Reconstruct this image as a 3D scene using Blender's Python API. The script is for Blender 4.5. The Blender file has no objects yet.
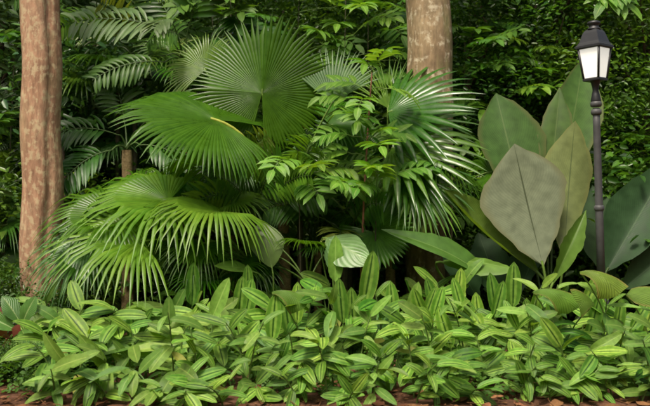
import bpy, math, random
import numpy as np
from mathutils import Vector, Matrix

# ------------------------------------------------------------------ camera, sky, sun, exposure
S = bpy.context.scene
COL = S.collection
FPX, CX, CY, CAMH = 785.0, 325.0, 203.0, 1.6
cam = bpy.data.cameras.new('camera')
cam.sensor_width = 36.0
cam.lens = FPX / 650.0 * 36.0
cam.clip_end = 800
cam.dof.use_dof = True
cam.dof.focus_distance = 8.3
cam.dof.aperture_fstop = 2.4
camo = bpy.data.objects.new('camera', cam)
camo.location = (0, 0, CAMH)
camo.rotation_euler = (math.radians(90), 0, 0)
COL.objects.link(camo)
S.camera = camo

SUN_EL, SUN_AZ = math.radians(60), math.radians(205)      # azimuth measured from +Y clockwise: behind the camera, to its left
w = bpy.data.worlds.new('World')
S.world = w
w.use_nodes = True
nt = w.node_tree
sky = nt.nodes.new('ShaderNodeTexSky')
sky.sky_type = 'NISHITA'
sky.sun_disc = False
sky.sun_elevation = SUN_EL
sky.sun_rotation = SUN_AZ
sky.air_density = 1.0
sky.dust_density = 9.0
sky.ozone_density = 0.2
nt.nodes['Background'].inputs['Strength'].default_value = 0.115
nt.links.new(sky.outputs[0], nt.nodes['Background'].inputs['Color'])

sl = bpy.data.lights.new('sun', 'SUN')
sl.energy = 2.5
sl.angle = math.radians(14)
sl.color = (1.0, 0.93, 0.78)
so = bpy.data.objects.new('sun', sl)
sd = Vector((math.sin(SUN_AZ) * math.cos(SUN_EL), math.cos(SUN_AZ) * math.cos(SUN_EL), math.sin(SUN_EL)))
so.rotation_euler = (-sd).to_track_quat('-Z', 'Y').to_euler()
so.location = (0, 0, 30)
COL.objects.link(so)

S.view_settings.view_transform = 'Standard'
S.view_settings.look = 'None'
S.view_settings.gamma = 1.0
S.view_settings.use_curve_mapping = False
S.view_settings.exposure = 0.62
S.render.engine = 'CYCLES'
S.cycles.use_denoising = True
S.cycles.max_bounces = 8
S.cycles.transmission_bounces = 6
S.cycles.filter_width = 1.9

# ------------------------------------------------------------------ helpers
def P(px, py, d):
    """a point of the photograph at d metres in front of the camera"""
    return Vector(((px - CX) / FPX * d, d, CAMH - (py - CY) / FPX * d))

def V(*a): return Vector(a)
UP = V(0, 0, 1)

def worldloc(o):
    p = Vector((0, 0, 0))
    while o is not None:
        p += o.location
        o = o.parent
    return p

def mesh_of(name, verts, faces, lf=None, smooth=True):
    me = bpy.data.meshes.new(name)
    me.from_pydata(verts, [], faces)
    if lf is not None:
        at = me.attributes.new('lf', 'FLOAT_VECTOR', 'POINT')
        at.data.foreach_set('vector', np.asarray(lf, dtype=np.float32).ravel())
    if smooth:
        me.polygons.foreach_set('use_smooth', np.ones(len(me.polygons), dtype=bool))
    me.update()
    return me

class MB:
    def __init__(s): s.v, s.f, s.a = [], [], []
    def vert(s, p, u=0.0, v=0.0, r=0.0):
        s.v.append(Vector(p)); s.a.append((u, v, r)); return len(s.v) - 1
    def strip(s, rows, close=False):
        """rows: lists of vertex ids of equal length"""
        for A, B in zip(rows, rows[1:]):
            n = len(A)
            for i in range(n if close else n - 1):
                j = (i + 1) % n
                s.f.append((A[i], A[j], B[j], B[i]))
    def mesh(s, name, origin=Vector((0, 0, 0)), smooth=True):
        return mesh_of(name, [tuple(p - origin) for p in s.v], s.f, s.a, smooth)
    def build(s, name, mat, parent=None, smooth=True, loc=None):
        org = worldloc(parent) if parent else Vector(loc or (0, 0, 0))
        me = s.mesh(name, org, smooth)
        me.materials.append(mat)
        o = bpy.data.objects.new(name, me)
        COL.objects.link(o)
        if parent: o.parent = parent
        else: o.location = org
        return o

def thing(name, label, cat, loc, group=None):
    o = bpy.data.objects.new(name, None)
    o.empty_display_size = 0.1
    o.location = loc
    o['label'] = label; o['category'] = cat
    if group: o['group'] = group
    COL.objects.link(o)
    return o

def tag(o, label, cat, group=None):
    o['label'] = label; o['category'] = cat
    if group: o['group'] = group
    return o

def frame(d, n):
    d = d.normalized()
    n = n - d * n.dot(d)
    if n.length < 1e-4: n = d.orthogonal()
    n.normalize()
    return d, n, d.cross(n)

def bez(p0, p1, p2, k):
    return [p0 * (1 - t) ** 2 + p1 * 2 * t * (1 - t) + p2 * t * t for t in [i / k for i in range(k + 1)]]

def tube(mb, pts, radii, sides=8, rfun=None, r=0.0, cap=False):
    rows = []
    ref = None
    for i, p in enumerate(pts):
        d = (pts[min(i + 1, len(pts) - 1)] - pts[max(i - 1, 0)]).normalized()
        if ref is None: ref = d.orthogonal().normalized() if abs(d.z) < .95 else (V(1, 0, 0) - d * d.x).normalized()
        ref = (ref - d * ref.dot(d)).normalized()
        b = d.cross(ref)
        row = []
        for k in range(sides):
            a = 2 * math.pi * k / sides
            rad = radii[i] * (rfun(a, i / max(1, len(pts) - 1)) if rfun else 1)
            row.append(mb.vert(p + (ref * math.cos(a) + b * math.sin(a)) * rad, math.cos(a), i / max(1, len(pts) - 1), r))
        rows.append(row)
    mb.strip(rows, True)
    if cap:
        mb.f.append(tuple(reversed(rows[0]))); mb.f.append(tuple(rows[-1]))

def shape_lance(v): return max(0.0, math.sin(math.pi * v ** 0.8)) ** 0.75
def shape_oval(v): return max(0.0, math.sin(math.pi * v ** 0.85)) ** 0.55
def shape_strap(v): return min(1.0, v * 8 + .25) * (1 - max(0, (v - .5) * 2) ** 2.2)
def shape_fish(v): return min(1, .15 + v * 1.05)
def shape_strip(v): return min(1, .18 + v * 1.7) * (1 - .55 * max(0, (v - .55) / .45))

def leaf(mb, o, d, n, L, W, droop=0.4, fold=0.25, k=6, shape=shape_lance, r=0.0, ragged=0.0, rnd=random, wave=0.0):
    """one leaf blade: midrib curve bending down, two half blades folded up along it"""
    d, n, s = frame(d, n)
    p = Vector(o); rows = []
    dd = d.copy()
    ph = rnd.random() * 6
    for i in range(k + 1):
        v = i / k
        wv = W * .5 * shape(v)
        nn = (n - dd * n.dot(dd)).normalized(); ss = dd.cross(nn)
        h = wv * fold
        e = 0.0
        if ragged and i == k:
            q = [p + ss * wv * 1.0 + nn * h + dd * L * ragged * rnd.uniform(-.9, .3),
                 p + ss * wv * .5 + nn * h * .5 + dd * L * ragged * rnd.uniform(-.6, .6),
                 p + dd * L * ragged * rnd.uniform(.2, .6),
                 p - ss * wv * .5 + nn * h * .5 + dd * L * ragged * rnd.uniform(-.6, .6),
                 p - ss * wv + nn * h + dd * L * ragged * rnd.uniform(-.9, .3)]
        else:
            wa = wave * W * math.sin(v * 9 + ph)
            q = [p + ss * wv + nn * (h + wa), p + ss * wv * .5 + nn * h * .38, p, p - ss * wv * .5 + nn * h * .38, p - ss * wv + nn * (h - wa)]
        rows.append([mb.vert(x, u, v, r) for x, u in zip(q, (1, .5, 0, -.5, -1))])
        p = p + dd * (L / k)
        dd = (dd - UP * (droop / k) - n * (droop * .25 / k)).normalized()
    mb.strip(rows)

def leaf3(mb, o, d, n, L, W, droop=0.4, fold=0.3, k=4, shape=shape_lance, r=0.0):
    """cheap leaflet, three vertices across"""
    d, n, s = frame(d, n)
    p = Vector(o); rows = []; dd = d.copy()
    for i in range(k + 1):
        v = i / k
        wv = W * .5 * shape(v)
        nn = (n - dd * n.dot(dd)).normalized(); ss = dd.cross(nn)
        rows.append([mb.vert(p + ss * wv + nn * wv * fold, 1, v, r), mb.vert(p, 0, v, r), mb.vert(p - ss * wv + nn * wv * fold, -1, v, r)])
        p = p + dd * (L / k)
        dd = (dd - UP * (droop / k)).normalized()
    mb.strip(rows)

def fan(mb, hub, axis, normal, R, spread=160, nseg=54, droop=.5, cup=.1, fold=.2, free=.55, tipdroop=.5, rnd=random, back=.3, lean=0.0):
    a, n, s = frame(axis, normal)
    sp = math.radians(spread); dth = sp / nseg
    ts = [.015, .2, .4, free, free + (1 - free) * .35, free + (1 - free) * .7, 1.0]
    w1, w2 = rnd.uniform(0, 6.28), rnd.uniform(0, 6.28)
    for i in range(nseg):
        th = -sp + (2 * i + 1) * dth
        Ri = R * (1 - back * (abs(th) / math.pi) ** 1.4)
        jit = rnd.uniform(.88, 1.05); jd = rnd.uniform(.6, 1.5); js = rnd.uniform(-.12, .12)
        if rnd.random() < .06: jd *= 2.2
        rr = rnd.random()
        if rnd.random() < .12: jit *= .8; js *= 3
        rows = []
        for col, off in ((0, -dth), (1, 0), (2, dth)):
            ang = th + off
            d0 = a * math.cos(ang) + s * math.sin(ang)
            # side segments are lifted (or dropped) along the normal
            bendn = fold * math.sin(ang) ** 2 - lean * max(0, -math.sin(ang)) ** .6 * max(0, math.cos(ang)) ** .7
            p = Vector(hub); tp = 0.0; line = []
            for t in ts:
                g = (droop * (1 + .4 * math.sin(2.1 * ang + w1)) + .12 * math.sin(5 * ang + w2)) * max(0, t - .15) ** 1.5
                d = d0 + n * (cup * t + bendn) - UP * g
                if t > free: d = d - UP * tipdroop * jd * (t - free) / (1 - free) + s * js
                st = (t - tp) * Ri * (jit if t > free else 1.0)
                # the joined part uses a common length so neighbours meet
                if t <= free: st = (t - tp) * R * (1 - back * (abs(ang) / math.pi) ** 1.4)
                p = p + d.normalized() * st; tp = t
                line.append(p.copy())
            rows.append(line)
        ids = []
        for j, t in enumerate(ts):
            l, m, rg = rows[0][j], rows[1][j], rows[2][j]
            wd = (l - rg).length
            if t > free:
                q = max(0.02, 1 - ((t - free) / (1 - free)) ** 1.2)
                half = R * free * dth * q
                sv = (rg - l).normalized()
                l = m - sv * half; rg = m + sv * half
                wd = 2 * half
            m = m + n * wd * .28
            ids.append([mb.vert(l, -1, t, rr), mb.vert(m, 0, t, rr), mb.vert(rg, 1, t, rr)])
        mb.strip(ids)

def pinnate(mb, mr, start, d, n, L, pairs, ll, lw, droop=.6, ldroop=.6, k=10, angle=55, shape=shape_lance, ragged=0, terminal=True, rnd=random, bare=.15, taper=.5, rr=.008):
    """rachis into mr, leaflets into mb; returns rachis points"""
    d, n, s = frame(d, n)
    p = Vector(start); pts = [p.copy()]; dirs = [d.copy()]
    dd = d.copy()
    for i in range(k):
        p = p + dd * (L / k); dd = (dd - UP * (droop / k)).normalized()
        pts.append(p.copy()); dirs.append(dd.copy())
    tube(mr, pts, [rr * (1 - .7 * i / k) for i in range(k + 1)], 5)
    ca, sa = math.cos(math.radians(angle)), math.sin(math.radians(angle))
    for j in range(pairs):
        t = bare + (1 - bare) * (j + .3) / pairs
        x = t * k; i = min(k - 1, int(x)); q = pts[i].lerp(pts[i + 1], x - i); dq = dirs[i]
        nn = (n - dq * n.dot(dq)).normalized(); ss = dq.cross(nn)
        sc = (1 - taper * abs(t - .45) * 1.6)
        for sg in (1, -1):
            ld = dq * ca + ss * sg * sa + nn * rnd.uniform(-.05, .2)
            args = dict(droop=ldroop * rnd.uniform(.6, 1.4), r=rnd.random())
            if ragged:
                leaf(mb, q, ld, nn, ll * sc * rnd.uniform(.85, 1.1), lw * rnd.uniform(.85, 1.15), shape=shape, ragged=ragged, k=4, rnd=rnd, **args)
            else:
                leaf3(mb, q, ld, nn, ll * sc * rnd.uniform(.88, 1.1), lw * rnd.uniform(.85, 1.15), shape=shape, **args)
    if terminal:
        leaf3(mb, pts[-1], dirs[-1], n, ll * .8, lw, droop=ldroop, r=rnd.random())
    return pts

def big_leaf(mb, B, T, Lc, Rc, bow=.08, cup=.06, nv=18, nu=12, p=1.0, r=0.0, teeth=.012, rnd=random, roll=0.0, pleat=.0, sharp=.35):
    """broad blade spanned by base, tip and its two widest points"""
    ax = T - B; ln = ax.length; a = ax / ln
    nrm = (Rc - Lc).cross(ax).normalized()
    if nrm.y > 0: nrm = -nrm
    vl = min(.85, max(.15, (Lc - B).dot(a) / ln)); vr = min(.85, max(.15, (Rc - B).dot(a) / ln))
    wl = Lc - (B + ax * vl); wr = Rc - (B + ax * vr)
    def prof(v, vm):
        q = v / vm if v < vm else (1 - v) / (1 - vm)
        s_ = max(0.0, math.sin(math.pi / 2 * q)) ** p
        return s_ * (1 - sharp) + max(0.0, q) * sharp
    rows = []
    for i in range(nv + 1):
        v = i / nv
        mid = B + ax * v + nrm * bow * math.sin(math.pi * v) * ln
        row = []
        for j in range(nu + 1):
            u = -1 + 2 * j / nu
            wv, vm = (wl, vl) if u < 0 else (wr, vr)
            au = abs(u)
            q = mid + wv * au * prof(v, vm) + nrm * (cup * ln * (au ** 1.6) * prof(v, vm)) - UP * roll * au * au
            q = q + nrm * (pleat * (1 if (i + j) % 2 else -1)) * (0 if j in (nu // 2,) else 1)
            if j in (0, nu): q = q + wv.normalized() * rnd.uniform(-teeth, teeth) + a * rnd.uniform(-teeth, teeth)
            row.append(mb.vert(q, u, v, r))
        rows.append(row)
    mb.strip(rows)

# ------------------------------------------------------------------ materials
def nodes(name):
    m = bpy.data.materials.new(name); m.use_nodes = True
    t = m.node_tree; t.nodes.clear()
    return m, t, t.nodes.new, t.links.new

def ramp(N, stops, interp='LINEAR'):
    r = N('ShaderNodeValToRGB'); r.color_ramp.interpolation = interp
    e = r.color_ramp.elements
    while len(e) < len(stops): e.new(.5)
    for x, (p, c) in zip(e, stops):
        x.position = p; x.color = (c[0], c[1], c[2], 1) if not isinstance(c, (int, float)) else (c, c, c, 1)
    return r

def math_n(N, Lk, op, a, b=None, clamp=False):
    m = N('ShaderNodeMath'); m.operation = op; m.use_clamp = clamp
    for i, x in enumerate((a, b)):
        if x is None: continue
        if isinstance(x, (int, float)): m.inputs[i].default_value = x
        else: Lk(x, m.inputs[i])
    return m.outputs[0]

def mixc(N, Lk, mode, f, a, b):
    m = N('ShaderNodeMix'); m.data_type = 'RGBA'; m.blend_type = mode
    if isinstance(f, (int, float)): m.inputs[0].default_value = f
    else: Lk(f, m.inputs[0])
    for i, x in ((6, a), (7, b)):
        if isinstance(x, tuple): m.inputs[i].default_value = (*x, 1)
        else: Lk(x, m.inputs[i])
    return m.outputs[2]

def leaf_material(name, c1, c2, rough=.42, trans=.3, spec=.5, stripe=None, rib=None, vein=40.0, veinamt=.25, objvar=.35, tcol=None, edge=None, age=None, lat=0.0, bump=.35, ribw=.05):
    m, t, N, Lk = nodes(name)
    at = N('ShaderNodeAttribute'); at.attribute_name = 'lf'
    sx = N('ShaderNodeSeparateXYZ'); Lk(at.outputs['Vector'], sx.inputs[0])
    u, v, r = sx.outputs
    au = math_n(N, Lk, 'ABSOLUTE', u)
    oi = N('ShaderNodeObjectInfo')
    tc = N('ShaderNodeTexCoord')
    rr = math_n(N, Lk, 'FRACT', math_n(N, Lk, 'ADD', r, oi.outputs['Random']))
    col = mixc(N, Lk, 'MIX', rr, c1, c2)
    if stripe:
        rp = ramp(N, stripe); Lk(au, rp.inputs[0])
        col = mixc(N, Lk, 'MULTIPLY', 1.0, col, rp.outputs[0])
    ns = N('ShaderNodeTexNoise'); ns.inputs['Scale'].default_value = 9; ns.inputs['Detail'].default_value = 4
    Lk(tc.outputs['Object'], ns.inputs['Vector'])
    nr = ramp(N, [(.3, .72), (.7, 1.22)]); Lk(ns.outputs[0], nr.inputs[0])
    col = mixc(N, Lk, 'MULTIPLY', .8, col, nr.outputs[0])
    # fine veins running from the midrib towards the margin
    ph = math_n(N, Lk, 'ADD', math_n(N, Lk, 'MULTIPLY', v, vein), math_n(N, Lk, 'MULTIPLY', au, -vein * lat))
    sn = math_n(N, Lk, 'SINE', math_n(N, Lk, 'MULTIPLY', ph, 6.283))
    vr = ramp(N, [(0.0, 1 - veinamt), (1.0, 1.0)]); Lk(math_n(N, Lk, 'MULTIPLY_ADD' if False else 'ADD', math_n(N, Lk, 'MULTIPLY', sn, .5), .5), vr.inputs[0])
    col = mixc(N, Lk, 'MULTIPLY', 1.0, col, vr.outputs[0])
    if rib:
        rb = ramp(N, [(0.0, 1.0), (ribw, 1.0), (ribw * 2, 0.0)]); Lk(au, rb.inputs[0])
        col = mixc(N, Lk, 'MIX', rb.outputs[0], col, rib)
    if edge:
        eb = ramp(N, [(.8, 0.0), (1.0, 1.0)]); Lk(au, eb.inputs[0])
        col = mixc(N, Lk, 'MIX', eb.outputs[0], col, edge)
    if age:
        n2 = N('ShaderNodeTexNoise'); n2.inputs['Scale'].default_value = 16; n2.inputs['Detail'].default_value = 3
        Lk(tc.outputs['Object'], n2.inputs['Vector'])
        ar = ramp(N, [(.63, 0.0), (.70, 1.0)]); Lk(n2.outputs[0], ar.inputs[0])
        col = mixc(N, Lk, 'MIX', ar.outputs[0], col, age)
    hs = N('ShaderNodeHueSaturation')
    Lk(col, hs.inputs['Color'])
    Lk(math_n(N, Lk, 'ADD', math_n(N, Lk, 'MULTIPLY', oi.outputs['Random'], objvar), 1 - objvar / 2), hs.inputs['Value'])
    Lk(math_n(N, Lk, 'ADD', math_n(N, Lk, 'MULTIPLY', math_n(N, Lk, 'FRACT', math_n(N, Lk, 'MULTIPLY', oi.outputs['Random'], 17.3)), .03), .485), hs.inputs['Hue'])
    col = hs.outputs[0]
    bs = N('ShaderNodeBsdfPrincipled'); Lk(col, bs.inputs['Base Color'])
    rn = ramp(N, [(.3, max(.05, rough - .08)), (.7, min(1, rough + .1))]); Lk(ns.outputs[0], rn.inputs[0])
    Lk(rn.outputs[0], bs.inputs['Roughness'])
    bs.inputs['Specular IOR Level'].default_value = spec
    bp = N('ShaderNodeBump'); bp.inputs['Strength'].default_value = bump; bp.inputs['Distance'].default_value = .004
    Lk(math_n(N, Lk, 'ADD', sn, ns.outputs[0]), bp.inputs['Height']); Lk(bp.outputs[0], bs.inputs['Normal'])
    tr = N('ShaderNodeBsdfTranslucent')
    Lk(mixc(N, Lk, 'MULTIPLY', 1.0, col, tcol or (1.5, 1.45, .5)), tr.inputs['Color'])
    mx = N('ShaderNodeMixShader'); mx.inputs[0].default_value = trans
    Lk(bs.outputs[0], mx.inputs[1]); Lk(tr.outputs[0], mx.inputs[2])
    out = N('ShaderNodeOutputMaterial'); Lk(mx.outputs[0], out.inputs[0])
    return m

def bark_material(name, c1, c2, c3, scale=6.0, lich=.56, lcol=(.5, .5, .36), mcol=None, rough=.85, stretch=.35):
    m, t, N, Lk = nodes(name)
    tc = N('ShaderNodeTexCoord')
    mp = N('ShaderNodeMapping'); mp.inputs['Scale'].default_value = (1, 1, stretch)
    Lk(tc.outputs['Object'], mp.inputs[0])
    def noise(s, det=6, vec=mp.outputs[0], ro=.6):
        n = N('ShaderNodeTexNoise'); n.inputs['Scale'].default_value = s; n.inputs['Detail'].default_value = det; n.inputs['Roughness'].default_value = ro
        Lk(vec, n.inputs['Vector']); return n.outputs[0]
    a, b, c = noise(scale), noise(scale * 5, 8), noise(scale * 3.2, 6, tc.outputs['Object'])
    r1 = ramp(N, [(.3, c1), (.5, c2), (.72, c3)]); Lk(a, r1.inputs[0])
    r2 = ramp(N, [(.3, .6), (.65, 1.2)]); Lk(b, r2.inputs[0])
    col = mixc(N, Lk, 'MULTIPLY', 1.0, r1.outputs[0], r2.outputs[0])
    lb = math_n(N, Lk, 'ADD', c, math_n(N, Lk, 'MULTIPLY', math_n(N, Lk, 'SUBTRACT', b, .5), .45))
    rl = ramp(N, [(lich, 0.0), (lich + .12, .7)]); Lk(lb, rl.inputs[0])
    col = mixc(N, Lk, 'MIX', rl.outputs[0], col, lcol)
    if mcol:
        mo = noise(scale * .6, 6, mp.outputs[0])
        rm = ramp(N, [(.52, 0.0), (.68, .75)]); Lk(mo, rm.inputs[0])
        col = mixc(N, Lk, 'MIX', rm.outputs[0], col, mcol)
    bs = N('ShaderNodeBsdfPrincipled'); Lk(col, bs.inputs['Base Color']); bs.inputs['Roughness'].default_value = rough
    bs.inputs['Specular IOR Level'].default_value = .25
    bp = N('ShaderNodeBump'); bp.inputs['Strength'].default_value = .7; bp.inputs['Distance'].default_value = .02
    Lk(math_n(N, Lk, 'ADD', a, b), bp.inputs['Height']); Lk(bp.outputs[0], bs.inputs['Normal'])
    out = N('ShaderNodeOutputMaterial'); Lk(bs.outputs[0], out.inputs[0])
    return m

def plain_material(name, c, rough=.5, metal=0.0, spec=.5, noise=.25, scale=20, emit=None, es=0.0, bump=.1):
    m, t, N, Lk = nodes(name)
    tc = N('ShaderNodeTexCoord')
    n = N('ShaderNodeTexNoise'); n.inputs['Scale'].default_value = scale; n.inputs['Detail'].default_value = 5
    Lk(tc.outputs['Object'], n.inputs['Vector'])
    r = ramp(N, [(.25, 1 - noise), (.75, 1 + noise)]); Lk(n.outputs[0], r.inputs[0])
    oi = N('ShaderNodeObjectInfo')
    col = mixc(N, Lk, 'MULTIPLY', 1.0, c, r.outputs[0])
    bs = N('ShaderNodeBsdfPrincipled'); Lk(col, bs.inputs['Base Color'])
    bs.inputs['Roughness'].default_value = rough; bs.inputs['Metallic'].default_value = metal
    bs.inputs['Specular IOR Level'].default_value = spec
    if emit:
        bs.inputs['Emission Color'].default_value = (*emit, 1); bs.inputs['Emission Strength'].default_value = es
    bp = N('ShaderNodeBump'); bp.inputs['Strength'].default_value = bump; bp.inputs['Distance'].default_value = .01
    Lk(n.outputs[0], bp.inputs['Height']); Lk(bp.outputs[0], bs.inputs['Normal'])
    out = N('ShaderNodeOutputMaterial'); Lk(bs.outputs[0], out.inputs[0])
    return m

M = {}
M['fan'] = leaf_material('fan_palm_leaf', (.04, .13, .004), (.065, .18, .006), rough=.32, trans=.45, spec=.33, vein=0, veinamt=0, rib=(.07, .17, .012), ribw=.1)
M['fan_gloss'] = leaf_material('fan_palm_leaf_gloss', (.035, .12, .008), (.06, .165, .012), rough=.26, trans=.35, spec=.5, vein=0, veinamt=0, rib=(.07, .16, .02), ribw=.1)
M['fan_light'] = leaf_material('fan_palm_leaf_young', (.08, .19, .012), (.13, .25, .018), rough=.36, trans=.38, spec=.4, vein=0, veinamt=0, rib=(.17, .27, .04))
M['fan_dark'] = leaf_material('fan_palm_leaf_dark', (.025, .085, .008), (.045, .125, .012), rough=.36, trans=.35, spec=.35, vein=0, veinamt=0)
M['fan_blue'] = leaf_material('fan_palm_leaf_waxy', (.06, .14, .035), (.085, .175, .045), rough=.3, trans=.3, spec=.6, vein=0, veinamt=0, rib=(.16, .26, .1))
M['feather'] = leaf_material('feather_palm_leaf', (.05, .14, .018), (.085, .19, .026), rough=.4, trans=.4, spec=.35, vein=0, veinamt=0)
M['feather_grey'] = leaf_material('feather_palm_leaf_grey', (.08, .15, .05), (.115, .19, .06), rough=.45, trans=.3, spec=.35, vein=0, veinamt=0)
M['feather_yellow'] = leaf_material('feather_palm_leaf_yellow', (.14, .2, .03), (.2, .27, .05), rough=.45, trans=.35, vein=0, veinamt=0)
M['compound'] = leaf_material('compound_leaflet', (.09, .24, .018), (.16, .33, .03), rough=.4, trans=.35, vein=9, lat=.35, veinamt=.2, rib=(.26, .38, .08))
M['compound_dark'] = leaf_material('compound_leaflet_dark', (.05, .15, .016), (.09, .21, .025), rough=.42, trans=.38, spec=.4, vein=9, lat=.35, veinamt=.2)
STR = [(0.0, (.22, .34, .2)), (.08, (.28, .4, .25)), (.15, (1.5, 1.35, 1.4)), (.36, (1.45, 1.3, 1.3)), (.5, (.68, .82, .55)), (.8, (.72, .86, .6)), (1.0, (1.3, 1.2, 1.0))]
M['striped'] = leaf_material('striped_ginger_leaf', (.13, .28, .04), (.2, .35, .055), rough=.42, trans=.3, spec=.4, stripe=STR, vein=16, lat=.5, veinamt=.22, objvar=.6)
M['striped_dark'] = leaf_material('striped_ginger_leaf_green', (.065, .18, .016), (.11, .25, .024), rough=.4, trans=.3, spec=.4, stripe=STR, vein=16, lat=.5, veinamt=.22, objvar=.5)
M['ginger'] = leaf_material('plain_ginger_leaf', (.14, .29, .045), (.2, .34, .055), rough=.42, trans=.33, spec=.4, vein=14, lat=.5, veinamt=.2, objvar=.6, rib=(.27, .4, .09))
M['ginger_yellow'] = leaf_material('yellowing_ginger_leaf', (.36, .4, .06), (.4, .4, .07), rough=.5, trans=.35, vein=14, lat=.5, veinamt=.2, age=(.3, .2, .06))
M['joey_grey'] = leaf_material('diamond_leaf_grey_underside', (.145, .175, .105), (.15, .18, .11), rough=.5, trans=.1, spec=.35, vein=34, lat=.4, veinamt=.1, rib=(.05, .065, .03), edge=(.14, .15, .075), objvar=.1, bump=.05, ribw=.012)
M['joey_yellow'] = leaf_material('diamond_leaf_yellow_underside', (.16, .2, .065), (.17, .21, .07), rough=.5, trans=.2, spec=.35, vein=34, lat=.4, veinamt=.1, rib=(.08, .11, .035), edge=(.19, .21, .065), objvar=.1, bump=.05, ribw=.015)
M['joey_green'] = leaf_material('diamond_leaf_green', (.05, .11, .02), (.06, .13, .025), rough=.5, trans=.25, spec=.3, vein=34, lat=.4, veinamt=.12, rib=(.09, .15, .04), edge=(.09, .11, .03), objvar=.15, bump=.08, ribw=.015)
M['joey_dark'] = leaf_material('diamond_leaf_dark', (.022, .06, .02), (.027, .07, .022), rough=.5, trans=.15, spec=.28, vein=34, lat=.4, veinamt=.14, rib=(.05, .1, .04), objvar=.15, bump=.08, ribw=.015)
M['joey_light'] = leaf_material('diamond_leaf_light', (.1, .2, .03), (.13, .23, .035), rough=.42, trans=.35, vein=34, lat=.4, veinamt=.14, rib=(.2, .3, .08), objvar=.15, bump=.08, ribw=.015)
M['pale'] = leaf_material('pale_broad_leaf', (.13, .25, .085), (.15, .27, .095), rough=.36, trans=.25, vein=7, lat=.5, veinamt=.1, rib=(.2, .31, .13), objvar=.1)
M['bent'] = leaf_material('young_palm_blade', (.13, .24, .03), (.17, .28, .035), rough=.45, trans=.4, vein=7, lat=.9, veinamt=.3, edge=(.22, .2, .05), objvar=.2, bump=.6)
M['broad'] = leaf_material('broad_green_leaf', (.06, .17, .03), (.09, .21, .04), rough=.35, trans=.25, vein=9, lat=.5, veinamt=.22, rib=(.2, .3, .1))
M['dead'] = leaf_material('dead_leaf', (.16, .07, .03), (.28, .13, .06), rough=.8, trans=.1, spec=.2, vein=9, lat=.5, veinamt=.3, objvar=.8, tcol=(1, .8, .6))
M['rust'] = leaf_material('rust_red_leaf', (.2, .06, .025), (.26, .09, .035), rough=.5, trans=.25, vein=9, lat=.5, veinamt=.2, tcol=(1.3, .8, .5))
M['wood_a'] = leaf_material('dark_tree_leaf', (.022, .068, .008), (.09, .195, .022), rough=.3, trans=.35, vein=0, veinamt=0, objvar=.6)
M['wood_b'] = leaf_material('green_tree_leaf', (.065, .165, .014), (.16, .3, .03), rough=.34, trans=.4, vein=0, veinamt=0, objvar=.5)
M['wood_c'] = leaf_material('bluish_tree_leaf', (.045, .11, .035), (.1, .19, .06), rough=.28, trans=.3, vein=0, veinamt=0, objvar=.5)
M['petiole'] = plain_material('green_petiole', (.13, .22, .04), .45, noise=.3)
M['petiole_dark'] = plain_material('dark_petiole', (.06, .11, .025), .45, noise=.3)
M['petiole_yellow'] = plain_material('yellow_petiole', (.34, .38, .06), .4, noise=.2)
M['stem_green'] = plain_material('green_cane', (.1, .17, .035), .5, noise=.3)
M['stem_red'] = plain_material('red_brown_stem', (.2, .085, .045), .7, noise=.35, bump=.4)
M['stem_dark'] = plain_material('dark_twig', (.05, .045, .02), .7, noise=.35, bump=.4)
M['bark_pink'] = bark_material('pink_brown_bark', (.23, .12, .07), (.325, .19, .115), (.4, .265, .165), 4.5, lich=.50, lcol=(.44, .37, .22), stretch=.3, mcol=(.25, .2, .1))
M['bark_tan'] = bark_material('tan_mossy_bark', (.15, .1, .058), (.25, .18, .1), (.33, .26, .155), 3.5, lich=.54, lcol=(.55, .5, .36), mcol=(.13, .16, .05))
M['bark_dark'] = bark_material('dark_bark', (.06, .04, .03), (.1, .07, .05), (.16, .11, .07), 5, lich=.66, lcol=(.2, .2, .13), mcol=(.05, .08, .025))
M['bark_palm'] = bark_material('palm_bark', (.16, .11, .05), (.26, .19, .09), (.33, .25, .13), 8, lich=.7, stretch=2.0)
M['iron'] = plain_material('grey_painted_iron', (.075, .077, .078), .5, .0, .4, .2, 14, bump=.15)
M['iron_black'] = plain_material('black_painted_iron', (.018, .019, .021), .45, .0, .5, .2, 14, bump=.15)
M['pane'] = plain_material('lit_frosted_pane', (.8, .8, .76), .3, 0, .5, .04, 6, emit=(1.0, 1.0, .9), es=.32)

def soil():
    m, t, N, Lk = nodes('soil')
    tc = N('ShaderNodeTexCoord')
    def noise(s, det=8):
        n = N('ShaderNodeTexNoise'); n.inputs['Scale'].default_value = s; n.inputs['Detail'].default_value = det; n.inputs['Roughness'].default_value = .65
        Lk(tc.outputs['Object'], n.inputs['Vector']); return n.outputs[0]
    a, b = noise(1.7), noise(22)
    r = ramp(N, [(.3, (.05, .025, .015)), (.5, (.13, .062, .036)), (.7, (.2, .1, .06))]); Lk(b, r.inputs[0])
    r2 = ramp(N, [(.3, .6), (.7, 1.15)]); Lk(a, r2.inputs[0])
    bs = N('ShaderNodeBsdfPrincipled'); Lk(mixc(N, Lk, 'MULTIPLY', 1, r.outputs[0], r2.outputs[0]), bs.inputs['Base Color'])
    bs.inputs['Roughness'].default_value = .95; bs.inputs['Specular IOR Level'].default_value = .15
    bp = N('ShaderNodeBump'); bp.inputs['Strength'].default_value = 1; bp.inputs['Distance'].default_value = .03
    Lk(b, bp.inputs['Height']); Lk(bp.outputs[0], bs.inputs['Normal'])
    out = N('ShaderNodeOutputMaterial'); Lk(bs.outputs[0], out.inputs[0])
    return m
M['soil'] = soil()

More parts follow.
